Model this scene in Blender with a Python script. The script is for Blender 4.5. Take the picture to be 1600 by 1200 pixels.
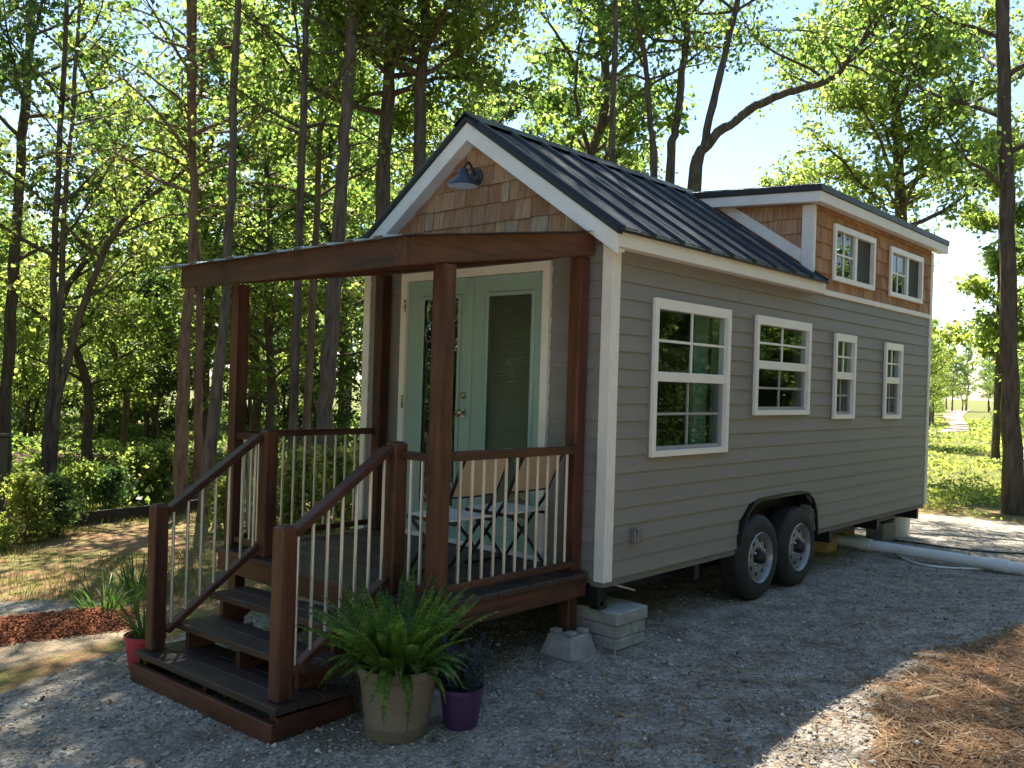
import bpy, math, random
import numpy as np
from mathutils import Vector, Matrix

for o in list(bpy.data.objects):
    bpy.data.objects.remove(o)
SC = bpy.context.scene
COL = SC.collection

# ------------------------------------------------------------------ camera
F_PX = 1375.308                       # focal length in pixels of the 1600 px wide photograph
CP = np.array([-4.4946, -3.2906, 1.6645])
YAW, PITCH, ROLL = 0.741168, -0.000403, 0.030292
FW = np.array([math.cos(YAW) * math.cos(PITCH), math.sin(YAW) * math.cos(PITCH), math.sin(PITCH)])
R0 = np.array([math.sin(YAW), -math.cos(YAW), 0.0]); U0 = np.cross(R0, FW)
RT = R0 * math.cos(ROLL) + U0 * math.sin(ROLL); UP = -R0 * math.sin(ROLL) + U0 * math.cos(ROLL)
cam = bpy.data.cameras.new('camera'); cam.sensor_width = 36.0; cam.lens = F_PX / 1600 * 36
cam.clip_start = 0.05; cam.clip_end = 2000
cam_ob = bpy.data.objects.new('camera', cam); COL.objects.link(cam_ob)
M = Matrix.Identity(4)
for i in range(3):
    M[i][0], M[i][1], M[i][2], M[i][3] = RT[i], UP[i], -FW[i], CP[i]
cam_ob.matrix_world = M
SC.camera = cam_ob

# ------------------------------------------------------------------ sky, sun, exposure
SUN_DIR = Vector((0.36, 0.49, 1.0)).normalized()        # towards the sun (measured from the eave shadow)
world = bpy.data.worlds.new('World'); SC.world = world; world.use_nodes = True
wt = world.node_tree; wt.nodes.clear()
wo = wt.nodes.new('ShaderNodeOutputWorld'); wb = wt.nodes.new('ShaderNodeBackground'); sk = wt.nodes.new('ShaderNodeTexSky')
sk.sky_type = 'NISHITA'; sk.sun_disc = False
sk.sun_elevation = math.asin(SUN_DIR.z); sk.sun_rotation = math.atan2(SUN_DIR.x, SUN_DIR.y)
sk.air_density = 1.0; sk.dust_density = 0.12; sk.ozone_density = 1.0
wb.inputs['Strength'].default_value = 0.078
wt.links.new(sk.outputs[0], wb.inputs['Color']); wt.links.new(wb.outputs[0], wo.inputs[0])
sun = bpy.data.lights.new('sun', 'SUN'); sun.energy = 5.0; sun.angle = math.radians(0.6); sun.color = (1.0, 0.93, 0.80)
sun_ob = bpy.data.objects.new('sun', sun); COL.objects.link(sun_ob)
sun_ob.rotation_euler = SUN_DIR.to_track_quat('Z', 'Y').to_euler(); sun_ob.location = (10, 14, 28)
SC.view_settings.view_transform = 'Standard'; SC.view_settings.look = 'None'
SC.view_settings.gamma = 1.0; SC.view_settings.use_curve_mapping = False
SC.view_settings.exposure = 1.9
SC.render.engine = 'CYCLES'
SC.cycles.use_denoising = True; SC.cycles.adaptive_threshold = 0.015
SC.cycles.max_bounces = 6; SC.cycles.diffuse_bounces = 3; SC.cycles.transparent_max_bounces = 12; SC.cycles.transmission_bounces = 6

# ------------------------------------------------------------------ pixel helpers
def ray(px, py): return FW + RT * ((px - 800) / F_PX) - UP * ((py - 600) / F_PX)
def at(px, py, ax, v):
    d = ray(px, py); return CP + d * ((v - CP[ax]) / d[ax])
def at_dist(px, py, t): return CP + ray(px, py) * t
def zg(x, y):
    "height of the ground"
    x = np.asarray(x, float); y = np.asarray(y, float)
    left = 0.5 - 0.5 * np.tanh((x - 5.0) / 1.5)
    z = 0.055 * np.clip(x, -4.5, 0) - 0.045 * np.clip(y - 0.3, 0, 3.0) * left
    z = z - 0.02 * np.clip(-y - 2.5, 0, 4)
    z = z + 0.012 * np.sin(1.7 * x + 0.6 * y) * np.sin(1.3 * y - 0.4 * x) * (1 - np.exp(-((y - 1.2) ** 2) / 2.0) * (x > -3) * (x < 7))
    berm = np.exp(-(((y + 2.0 - 0.0) / 0.55) ** 2)) * np.clip((x + 0.3) / 2, 0, 1) * np.clip((5.5 - x) / 1.5, 0, 1)
    return z + 0.07 * berm
def gz(x, y): return float(zg(x, y))
def G(px, py):
    "ground point seen at a pixel"
    z = 0.0
    for _ in range(12):
        p = at(px, py, 2, z); z = 0.5 * z + 0.5 * gz(p[0], p[1])
    return np.array([p[0], p[1], gz(p[0], p[1])])

# ------------------------------------------------------------------ object helpers
ORG = {}
def link(o): COL.objects.link(o); return o
def tag(o, label=None, cat=None, group=None, kind=None):
    if label: o['label'] = label
    if cat: o['category'] = cat
    if group: o['group'] = group
    if kind: o['kind'] = kind
    return o
def thing(name, loc, label, cat, group=None):
    o = bpy.data.objects.new(name, None); o.empty_display_size = 0.2; o.location = loc; link(o)
    ORG[o.name] = Vector(loc); tag(o, label, cat, group); return o

class MB:
    def __init__(s): s.v = []; s.f = []
    def quadbox(s, c):            # 8 corners: bottom 0-3 ccw, top 4-7
        n = len(s.v); s.v += [tuple(map(float, p)) for p in c]
        s.f += [(n, n + 3, n + 2, n + 1), (n + 4, n + 5, n + 6, n + 7), (n, n + 1, n + 5, n + 4), (n + 1, n + 2, n + 6, n + 5), (n + 2, n + 3, n + 7, n + 6), (n + 3, n, n + 4, n + 7)]
        return s
    def box(s, x0, x1, y0, y1, z0, z1):
        return s.quadbox([(x0, y0, z0), (x1, y0, z0), (x1, y1, z0), (x0, y1, z0), (x0, y0, z1), (x1, y0, z1), (x1, y1, z1), (x0, y1, z1)])
    def bar(s, p, q, w, h, up=(0, 0, 1)):      # box along p-q, w sideways, h along up
        p, q, up = Vector(p), Vector(q), Vector(up); d = (q - p).normalized()
        a = d.cross(up); a = a.normalized() if a.length > 1e-6 else Vector((1, 0, 0)); b = a.cross(d)
        a *= w / 2; b *= h / 2
        return s.quadbox([p - a - b, p + a - b, q + a - b, q - a - b, p - a + b, p + a + b, q + a + b, q - a + b])
    def tube(s, path, rad, n=8, caps=True):
        P = [Vector(p) for p in path]; m = len(P)
        rad = [rad] * m if isinstance(rad, (int, float)) else rad
        base = len(s.v); ref = None
        for i in range(m):
            d = (P[min(i + 1, m - 1)] - P[max(i - 1, 0)]).normalized()
            if ref is None: ref = Vector((0, 0, 1)) if abs(d.z) < 0.9 else Vector((1, 0, 0))
            a = d.cross(ref).normalized(); b = a.cross(d); ref = b
            for k in range(n):
                t = 2 * math.pi * k / n; w = P[i] + a * (math.cos(t) * rad[i]) + b * (math.sin(t) * rad[i]); s.v.append(tuple(w))
        for i in range(m - 1):
            for k in range(n):
                k2 = (k + 1) % n; s.f.append((base + i * n + k, base + i * n + k2, base + (i + 1) * n + k2, base + (i + 1) * n + k))
        if caps:
            s.f.append(tuple(base + k for k in range(n))[::-1]); s.f.append(tuple(base + (m - 1) * n + k for k in range(n)))
        return s
    def lathe(s, prof, c, n=28, axis=2, caps=True):   # prof: (radius, height)
        base = len(s.v)
        for r, h in prof:
            for k in range(n):
                t = 2 * math.pi * k / n; p = [0, 0, 0]
                p[(axis + 1) % 3] = r * math.cos(t); p[(axis + 2) % 3] = r * math.sin(t); p[axis] = h
                s.v.append((c[0] + p[0], c[1] + p[1], c[2] + p[2]))
        for i in range(len(prof) - 1):
            for k in range(n):
                k2 = (k + 1) % n; s.f.append((base + i * n + k, base + i * n + k2, base + (i + 1) * n + k2, base + (i + 1) * n + k))
        if caps:
            s.f.append(tuple(base + k for k in range(n))[::-1]); e = base + (len(prof) - 1) * n
            s.f.append(tuple(e + k for k in range(n)))
        return s
    def prism(s, poly, off):      # poly: list of 3-D points, extruded by off
        n = len(s.v); m = len(poly); off = Vector(off)
        s.v += [tuple(map(float, p)) for p in poly] + [tuple(Vector(p) + off) for p in poly]
        s.f += [tuple(range(n, n + m))[::-1], tuple(range(n + m, n + 2 * m))]
        for i in range(m): j = (i + 1) % m; s.f.append((n + i, n + j, n + m + j, n + m + i))
        return s
    def mesh(s, name, off=(0, 0, 0)):
        me = bpy.data.meshes.new(name)
        v = np.array(s.v, float) - np.array(off); me.from_pydata([tuple(p) for p in v], [], s.f)
        import bmesh
        bm = bmesh.new(); bm.from_mesh(me); bmesh.ops.recalc_face_normals(bm, faces=bm.faces); bm.to_mesh(me); bm.free()
        return me

def root_of(o):
    while o.parent: o = o.parent
    return o
def add(name, mb, mat, parent=None, smooth=False, bevel=0.0, label=None, seg=1):
    off = Vector((0, 0, 0)) if parent is None else ORG.get(root_of(parent).name, Vector((0, 0, 0)))
    me = mb.mesh(name, off); me.materials.append(mat)
    o = bpy.data.objects.new(name, me); link(o)
    if parent: o.parent = parent
    if smooth:
        me.polygons.foreach_set('use_smooth', [True] * len(me.polygons))
        try: me.set_sharp_from_angle(angle=math.radians(40))
        except Exception: pass
    if bevel:
        b = o.modifiers.new('bevel', 'BEVEL'); b.width = bevel; b.segments = seg; b.limit_method = 'ANGLE'
    if label: o['label'] = label
    return o
def bx(name, b, mat, parent, bevel=0.004, **k): return add(name, MB().box(*b), mat, parent, bevel=bevel, **k)
def fast_mesh(name, V, Q):
    "numpy mesh; Q is (n,3) or (n,4)"
    me = bpy.data.meshes.new(name); V = np.asarray(V, np.float32); Q = np.asarray(Q, np.int32); k = Q.shape[1]
    me.vertices.add(len(V)); me.vertices.foreach_set('co', V.ravel())
    me.loops.add(Q.size); me.loops.foreach_set('vertex_index', Q.ravel())
    me.polygons.add(len(Q)); me.polygons.foreach_set('loop_start', np.arange(0, Q.size, k, dtype=np.int32)); me.polygons.foreach_set('loop_total', np.full(len(Q), k, np.int32))
    me.update(calc_edges=True); return me

# ------------------------------------------------------------------ materials
def nn(nt, t, **kw):
    n = nt.nodes.new(t)
    for k, v in kw.items(): setattr(n, k, v)
    return n
def newmat(name):
    m = bpy.data.materials.new(name); m.use_nodes = True; nt = m.node_tree; nt.nodes.clear()
    out = nn(nt, 'ShaderNodeOutputMaterial'); return m, nt, out
def ramp(nt, stops, fac):
    r = nn(nt, 'ShaderNodeValToRGB'); e = r.color_ramp.elements
    while len(e) < len(stops): e.new(0.5)
    for i, (p, c) in enumerate(stops): e[i].position = p; e[i].color = (*c, 1)
    nt.links.new(fac, r.inputs[0]); return r
def coords(nt, kind='Object', scale=(1, 1, 1)):
    tc = nn(nt, 'ShaderNodeTexCoord'); mp = nn(nt, 'ShaderNodeMapping'); mp.inputs['Scale'].default_value = scale
    nt.links.new(tc.outputs[kind], mp.inputs[0]); return mp.outputs[0]
def noise(nt, vec, scale, detail=5, rough=0.6):
    n = nn(nt, 'ShaderNodeTexNoise'); n.inputs['Scale'].default_value = scale; n.inputs['Detail'].default_value = detail; n.inputs['Roughness'].default_value = rough
    nt.links.new(vec, n.inputs['Vector']); return n.outputs[0]
def mixc(nt, fac, a, b, mode='MIX'):
    m = nn(nt, 'ShaderNodeMix', data_type='RGBA', blend_type=mode)
    for s, i in ((fac, 0), (a, 6), (b, 7)):
        if isinstance(s, (int, float)): m.inputs[i].default_value = s
        elif isinstance(s, tuple): m.inputs[i].default_value = (*s, 1)
        else: nt.links.new(s, m.inputs[i])
    return m.outputs[2]
def mth(nt, op, a, b=None, c=None, clamp=False):
    m = nn(nt, 'ShaderNodeMath', operation=op, use_clamp=clamp)
    for s, i in ((a, 0), (b, 1), (c, 2)):
        if s is None: continue
        if isinstance(s, (int, float)): m.inputs[i].default_value = s
        else: nt.links.new(s, m.inputs[i])
    return m.outputs[0]
def surf(name, c1, c2, nscale=6.0, scale=(1, 1, 1), rough=0.6, metal=0.0, bump=0.15, bdist=0.004, rnd=0.0, spec=0.5, dirt=None, fine=0):
    "two-tone noisy surface; rnd = brightness spread from object to object"
    m, nt, out = newmat(name); b = nn(nt, 'ShaderNodeBsdfPrincipled'); nt.links.new(b.outputs[0], out.inputs[0])
    v = coords(nt, 'Object', scale)
    if rnd:
        oi = nn(nt, 'ShaderNodeObjectInfo'); ad = nn(nt, 'ShaderNodeVectorMath', operation='MULTIPLY_ADD')
        cb = nn(nt, 'ShaderNodeCombineXYZ')
        for i in range(3): nt.links.new(oi.outputs['Random'], cb.inputs[i])
        ad.inputs[1].default_value = (37, 23, 51); nt.links.new(cb.outputs[0], ad.inputs[0]); nt.links.new(v, ad.inputs[2]); v = ad.outputs[0]
    n1 = noise(nt, v, nscale); r = ramp(nt, [(0.3, c1), (0.7, c2)], n1); col = r.outputs[0]
    if rnd:
        g = mth(nt, 'MULTIPLY_ADD', oi.outputs['Random'], 2 * rnd, 1 - rnd)
        col = mixc(nt, 1.0, col, g, 'MULTIPLY')
    if dirt:
        v2 = coords(nt, 'Object', (1, 1, 1)); n2 = noise(nt, v2, dirt[1], 6, 0.65); r2 = ramp(nt, [(0.5, (0, 0, 0)), (0.72, (1, 1, 1))], n2)
        col = mixc(nt, mth(nt, 'MULTIPLY', r2.outputs[0], dirt[2]), col, dirt[0])
    nt.links.new(col, b.inputs['Base Color']); b.inputs['Metallic'].default_value = metal; b.inputs['Specular IOR Level'].default_value = spec
    rr = mth(nt, 'MULTIPLY_ADD', n1, 0.25, max(0.02, rough - 0.12)); nt.links.new(rr, b.inputs['Roughness'])
    if bump:
        bm_ = nn(nt, 'ShaderNodeBump'); bm_.inputs['Strength'].default_value = bump; bm_.inputs['Distance'].default_value = bdist
        h = noise(nt, v, fine, 4) if fine else n1
        nt.links.new(h, bm_.inputs['Height']); nt.links.new(bm_.outputs[0], b.inputs['Normal'])
    return m
def wood(name, axis, c1, c2, rough=0.5, rnd=0.25):
    sc = [14, 14, 14]; sc[axis] = 0.9
    return surf(name, c1, c2, nscale=2.2, scale=tuple(sc), rough=rough, bump=0.35, bdist=0.004, rnd=rnd, dirt=((c1[0] * 0.45, c1[1] * 0.42, c1[2] * 0.42), 2.3, 0.7))
STAIN = ((0.032, 0.0120, 0.0080), (0.130, 0.0450, 0.0250))
WX, WY, WZ = [wood('stained_wood_' + a, i, *STAIN) for i, a in enumerate('xyz')]
DECK = wood('deck_wood', 1, (0.036, 0.021, 0.018), (0.074, 0.046, 0.039), rough=0.5, rnd=0.22)
SIDING = surf('grey_siding', (0.212, 0.203, 0.201), (0.236, 0.226, 0.224), nscale=3.0, scale=(1, 1, 10), rough=0.55, bump=0.25, bdist=0.0015, fine=30, rnd=0.05)
WHITE = surf('white_trim', (0.74, 0.73, 0.71), (0.82, 0.81, 0.79), nscale=5, rough=0.45, bump=0.06, rnd=0.03, dirt=((0.55, 0.53, 0.48), 3.5, 0.25))
VINYL = surf('white_vinyl', (0.78, 0.78, 0.77), (0.83, 0.83, 0.82), nscale=5, rough=0.35, bump=0.0)
ROOF = surf('dark_roof_metal', (0.007, 0.0095, 0.0165), (0.011, 0.0140, 0.0230), nscale=3, rough=0.46, metal=0.0, bump=0.05, rnd=0.06, spec=0.35)
TRIMBLK = surf('black_roof_trim', (0.012, 0.012, 0.014), (0.02, 0.02, 0.022), nscale=4, rough=0.45, bump=0.03)
GALV = surf('galvanised_metal', (0.55, 0.56, 0.57), (0.72, 0.73, 0.74), nscale=18, rough=0.34, metal=0.85, bump=0.04)
BALU = surf('baluster_metal', (0.50, 0.49, 0.47), (0.70, 0.69, 0.66), nscale=25, scale=(1, 1, 0.3), rough=0.42, metal=0.7, bump=0.05, rnd=0.1)
STEEL = surf('black_steel', (0.008, 0.008, 0.009), (0.016, 0.016, 0.017), nscale=6, rough=0.5, bump=0.05)
RUBBER = surf('tyre_rubber', (0.014, 0.014, 0.014), (0.030, 0.029, 0.028), nscale=9, rough=0.75, bump=0.1, dirt=((0.09, 0.08, 0.07), 5, 0.35))
RIM = surf('wheel_rim_grey', (0.24, 0.245, 0.255), (0.36, 0.365, 0.38), nscale=10, rough=0.35, metal=0.4, bump=0.02)
TEAL = surf('teal_door_paint', (0.270, 0.405, 0.385), (0.290, 0.435, 0.410), nscale=4, rough=0.4, bump=0.04, rnd=0.02)
BRASS = surf('door_hardware', (0.45, 0.40, 0.33), (0.6, 0.55, 0.47), nscale=20, rough=0.25, metal=0.9, bump=0)
CONC = surf('concrete', (0.23, 0.235, 0.24), (0.36, 0.36, 0.355), nscale=14, rough=0.9, bump=0.5, bdist=0.006, rnd=0.1, dirt=((0.13, 0.12, 0.11), 5, 0.5), fine=60)
PVC = surf('white_pvc', (0.74, 0.75, 0.76), (0.8, 0.8, 0.8), nscale=5, rough=0.35, bump=0, dirt=((0.5, 0.45, 0.38), 6, 0.3))
LAMPGREY = surf('lamp_dark_enamel', (0.020, 0.026, 0.036), (0.03, 0.038, 0.05), nscale=4, rough=0.3, bump=0)
TERRA = surf('tan_planter', (0.165, 0.130, 0.098), (0.215, 0.170, 0.130), nscale=7, rough=0.7, bump=0.1, dirt=((0.10, 0.08, 0.06), 4, 0.5))
PURPLE = surf('purple_pot_glaze', (0.060, 0.026, 0.095), (0.080, 0.034, 0.120), nscale=5, rough=0.4, bump=0.03)
REDPOT = surf('red_pot_plastic', (0.42, 0.035, 0.060), (0.5, 0.05, 0.075), nscale=5, rough=0.45, bump=0.03)
SOIL = surf('potting_soil', (0.012, 0.009, 0.007), (0.035, 0.025, 0.018), nscale=40, rough=0.95, bump=1.0, bdist=0.01)
SLING = surf('beige_sling_fabric', (0.50, 0.41, 0.31), (0.57, 0.47, 0.36), nscale=30, rough=0.85, bump=0.2, bdist=0.001)
SEATW = surf('pale_seat_fabric', (0.62, 0.64, 0.66), (0.7, 0.71, 0.72), nscale=30, rough=0.7, bump=0.15, bdist=0.001)
LUMBER = surf('raw_lumber', (0.42, 0.26, 0.11), (0.55, 0.36, 0.17), nscale=2.5, scale=(1.5, 14, 14), rough=0.75, bump=0.2)
CABINET = surf('grey_cabinet_paint', (0.055, 0.056, 0.060), (0.07, 0.07, 0.075), nscale=3, rough=0.5, bump=0.03)
INTER = surf('interior_paint', (0.17, 0.165, 0.155), (0.21, 0.205, 0.195), nscale=2, rough=0.8, bump=0)
CURTAIN = surf('green_curtain', (0.20, 0.33, 0.27), (0.26, 0.40, 0.33), nscale=3, scale=(30, 1, 1), rough=0.9, bump=0.2)
BLIND = surf('blind_slats', (0.40, 0.37, 0.30), (0.46, 0.43, 0.36), nscale=3, rough=0.6, bump=0)
SCREEN = surf('window_screen_mesh', (0.040, 0.048, 0.050), (0.055, 0.062, 0.064), nscale=8, rough=0.7, bump=0)
PLASTIC_BLK = surf('black_plastic', (0.012, 0.012, 0.013), (0.02, 0.02, 0.02), nscale=8, rough=0.5, bump=0.2)

def cedar():
    m, nt, out = newmat('cedar_shingle'); b = nn(nt, 'ShaderNodeBsdfPrincipled'); nt.links.new(b.outputs[0], out.inputs[0])
    oi = nn(nt, 'ShaderNodeObjectInfo')
    base = ramp(nt, [(0.0, (0.36, 0.175, 0.090)), (0.3, (0.45, 0.260, 0.150)), (0.6, (0.52, 0.325, 0.200)), (0.85, (0.40, 0.200, 0.110)), (1.0, (0.48, 0.35, 0.24))], oi.outputs['Random'])
    v = coords(nt, 'Object', (22, 22, 1.2)); ad = nn(nt, 'ShaderNodeVectorMath', operation='ADD'); cb = nn(nt, 'ShaderNodeCombineXYZ')
    mu = mth(nt, 'MULTIPLY', oi.outputs['Random'], 91.0)
    for i in range(3): nt.links.new(mu, cb.inputs[i])
    nt.links.new(v, ad.inputs[0]); nt.links.new(cb.outputs[0], ad.inputs[1])
    g = noise(nt, ad.outputs[0], 2.6, 6, 0.65); r = ramp(nt, [(0.28, (0.50, 0.46, 0.44)), (0.6, (1.0, 1.0, 1.0)), (0.8, (1.18, 1.15, 1.1))], g)
    c = mixc(nt, 1.0, base.outputs[0], r.outputs[0], 'MULTIPLY')
    nt.links.new(c, b.inputs['Base Color']); b.inputs['Roughness'].default_value = 0.8; b.inputs['Specular IOR Level'].default_value = 0.25
    bp = nn(nt, 'ShaderNodeBump'); bp.inputs['Strength'].default_value = 0.5; bp.inputs['Distance'].default_value = 0.004
    nt.links.new(g, bp.inputs['Height']); nt.links.new(bp.outputs[0], b.inputs['Normal']); return m
CEDAR = cedar()

def glass(name='window_glass', tint=(0.80, 0.86, 0.84), refl=0.6):
    m, nt, out = newmat(name); fr = nn(nt, 'ShaderNodeFresnel'); gg = nn(nt, 'ShaderNodeNewGeometry'); nt.links.new(mth(nt, 'MULTIPLY_ADD', gg.outputs['Backfacing'], 1 / 1.52 - 1.52, 1.52), fr.inputs[0])
    gl = nn(nt, 'ShaderNodeBsdfGlossy'); gl.inputs['Roughness'].default_value = 0.008; gl.inputs['Color'].default_value = (0.95, 0.97, 0.96, 1)
    tr = nn(nt, 'ShaderNodeBsdfTransparent'); tr.inputs[0].default_value = (*tint, 1); mx = nn(nt, 'ShaderNodeMixShader')
    v = coords(nt, 'Object'); nz = noise(nt, v, 1.4, 2); bp = nn(nt, 'ShaderNodeBump'); bp.inputs['Strength'].default_value = 0.06; bp.inputs['Distance'].default_value = 0.02
    nt.links.new(nz, bp.inputs['Height']); nt.links.new(bp.outputs[0], gl.inputs['Normal'])
    f2 = mth(nt, 'MULTIPLY', fr.outputs[0], refl, clamp=True)
    nt.links.new(f2, mx.inputs[0]); nt.links.new(tr.outputs[0], mx.inputs[1]); nt.links.new(gl.outputs[0], mx.inputs[2]); nt.links.new(mx.outputs[0], out.inputs[0]); return m
GLASS = glass()
DOORGLASS = glass('door_glass', (0.5, 0.55, 0.52), 4.5)

def leafmat(name, stops, trans=0.62, tint=(2.9, 3.0, 1.7), rough=0.45):
    m, nt, out = newmat(name); geo = nn(nt, 'ShaderNodeNewGeometry'); oi = nn(nt, 'ShaderNodeObjectInfo')
    r = ramp(nt, stops, geo.outputs['Random Per Island'])
    g = mth(nt, 'MULTIPLY_ADD', oi.outputs['Random'], 0.35, 0.82)
    col = mixc(nt, 1.0, r.outputs[0], g, 'MULTIPLY')
    p = nn(nt, 'ShaderNodeBsdfPrincipled'); p.inputs['Roughness'].default_value = rough; p.inputs['Specular IOR Level'].default_value = 0.35
    t = nn(nt, 'ShaderNodeBsdfTranslucent'); mx = nn(nt, 'ShaderNodeMixShader'); mx.inputs[0].default_value = trans
    tc = mixc(nt, 1.0, col, tint, 'MULTIPLY')
    nt.links.new(col, p.inputs['Base Color']); nt.links.new(tc, t.inputs[0])
    nt.links.new(p.outputs[0], mx.inputs[1]); nt.links.new(t.outputs[0], mx.inputs[2]); nt.links.new(mx.outputs[0], out.inputs[0]); return m
LEAF_A = leafmat('broadleaf_green', [(0, (0.040, 0.072, 0.026)), (0.4, (0.080, 0.125, 0.040)), (0.8, (0.135, 0.180, 0.055)), (1, (0.22, 0.24, 0.085))])
LEAF_B = leafmat('yellow_green_leaf', [(0, (0.065, 0.100, 0.032)), (0.5, (0.135, 0.178, 0.056)), (1, (0.24, 0.255, 0.09))])
LEAF_C = leafmat('dark_green_leaf', [(0, (0.028, 0.058, 0.024)), (0.6, (0.055, 0.095, 0.036)), (1, (0.105, 0.145, 0.05))], trans=0.45)
WEED = leafmat('weed_leaf', [(0, (0.070, 0.105, 0.030)), (0.45, (0.135, 0.165, 0.045)), (0.85, (0.21, 0.215, 0.075)), (1, (0.30, 0.25, 0.12))])
GRASS = leafmat('grass_blade', [(0, (0.10, 0.115, 0.022)), (0.5, (0.165, 0.160, 0.035)), (0.8, (0.25, 0.21, 0.06)), (1, (0.32, 0.25, 0.10))], trans=0.4, tint=(1.1, 1.1, 0.6))
FERN = leafmat('fern_green', [(0, (0.045, 0.095, 0.020)), (0.5, (0.085, 0.150, 0.034)), (0.93, (0.14, 0.21, 0.055)), (1, (0.20, 0.15, 0.06))], trans=0.4)
LILY = leafmat('lily_green', [(0, (0.035, 0.080, 0.020)), (1, (0.065, 0.120, 0.03))], trans=0.35)
SAGE = leafmat('sage_green', [(0, (0.035, 0.065, 0.035)), (0.8, (0.055, 0.095, 0.05)), (0.86, (0.07, 0.05, 0.22)), (1, (0.10, 0.07, 0.30))], trans=0.3, tint=(1.1, 1.1, 0.8))

def barkmat(name, c1, c2):
    m = surf(name, c1, c2, nscale=2.2, scale=(9, 9, 1.6), rough=0.9, bump=1.0, bdist=0.03, rnd=0.15, dirt=((c2[0] * 1.3, c2[1] * 1.3, c2[2] * 1.25), 3.0, 0.4), spec=0.2); return m
BARK = barkmat('grey_brown_bark', (0.060, 0.046, 0.035), (0.185, 0.148, 0.118))
BARK2 = barkmat('reddish_pine_bark', (0.10, 0.060, 0.040), (0.27, 0.175, 0.125))

# ------------------------------------------------------------------ the ground
def inpoly(X, Y, poly):
    ins = np.zeros(X.shape, bool); n = len(poly)
    for i in range(n):
        x1, y1 = poly[i][:2]; x2, y2 = poly[(i + 1) % n][:2]
        c = ((y1 > Y) != (y2 > Y)) & (X < (x2 - x1) * (Y - y1) / ((y2 - y1) if y2 != y1 else 1e-9) + x1); ins ^= c
    return ins
STRAW_POLY = [(-1.2, -2.5), (-0.6, -1.95), (0.2, -1.62), (0.9, -1.50), (1.8, -1.62), (2.6, -1.82), (3.6, -2.05), (6.5, -3.0), (8, -4.2), (8, -12), (-3, -12), (-2.4, -4)]
GRAV_POLY = [(-14, 1.2), (-5, 1.9), (-3.1, 2.25), (-2.2, 2.5), (-1.3, 2.62), (0.5, 2.75), (6.3, 2.75), (8.2, 1.7), (8.9, 0.4), (8.6, -1.5), (8.4, -4), (6, -14), (-14, -14)]
STRIP_POLY = [tuple(G(*q)[:2]) for q in ((-120, 965), (60, 963), (190, 948), (150, 938), (0, 940), (-120, 944))]
CLAY_POLY = [tuple(G(*q)[:2]) for q in ((-60, 1012), (100, 995), (215, 975), (205, 958), (90, 962), (-60, 970))]
TAN_POLY = [tuple(G(*q)[:2]) for q in ((-120, 1075), (0, 1048), (120, 1012), (235, 985), (235, 962), (100, 985), (-120, 1010))]
PATH_POLY = [tuple(G(*q)[:2]) for q in ((150, 806), (420, 792), (640, 770), (640, 752), (400, 775), (200, 797))]
def axis(lo, hi, step, far_lo, far_hi, n=34):
    a = np.arange(lo, hi + 1e-6, step); g = np.geomspace(step, 1, 4)
    l = lo - np.geomspace(step, lo - far_lo, n)[::-1]; h = hi + np.geomspace(step, far_hi - hi, n); return np.unique(np.concatenate([l, a, h]))
gx = axis(-6, 11, 0.10, -420, 620); gy = axis(-6, 10, 0.10, -420, 620)
GX, GY = np.meshgrid(gx, gy, indexing='ij'); GZ = zg(GX, GY)
nx, ny = GX.shape
idx = np.arange(nx * ny).reshape(nx, ny)
Q = np.stack([idx[:-1, :-1], idx[1:, :-1], idx[1:, 1:], idx[:-1, 1:]], -1).reshape(-1, 4)
gm = fast_mesh('ground', np.stack([GX, GY, GZ], -1).reshape(-1, 3), Q)
rng = np.random.default_rng(5)
def blur(a, k=2):
    for _ in range(k):
        p = np.pad(a, 1, mode='edge'); a = (p[1:-1, 1:-1] * 2 + p[:-2, 1:-1] + p[2:, 1:-1] + p[1:-1, :-2] + p[1:-1, 2:]) / 6
    return a
straw = inpoly(GX, GY, STRAW_POLY).astype(float)
grav = (inpoly(GX, GY, GRAV_POLY) | inpoly(GX, GY, STRIP_POLY) | inpoly(GX, GY, PATH_POLY)).astype(float) * (1 - straw)
D0 = np.hypot(GX - CP[0], GY - CP[1])
green = np.maximum(np.clip((D0 - 22) / 8, 0, 1), np.clip((GX - 8.6) / 3.0, 0, 1) * np.clip((6.5 + 0.15 * GX - GY) / 3, 0, 1) * np.clip((GY + 9) / 3, 0, 1))
wood_fl = np.clip((GY - 8.2 - 0.1 * np.abs(GX)) / 2.5, 0, 1) * (GX < 12)
clay = inpoly(GX, GY, CLAY_POLY).astype(float)
ca = gm.color_attributes.new('zone', 'FLOAT_COLOR', 'POINT')
ca.data.foreach_set('color', np.stack([blur(grav, 2), blur(straw, 14), blur(green, 2), blur(wood_fl, 2)], -1).reshape(-1).astype(np.float32))
cb_ = gm.color_attributes.new('zone_b', 'FLOAT_COLOR', 'POINT')
cb_.data.foreach_set('color', np.stack([blur(clay, 3), blur(inpoly(GX, GY, TAN_POLY).astype(float), 2), np.zeros_like(clay), np.ones_like(clay)], -1).reshape(-1).astype(np.float32))
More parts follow.
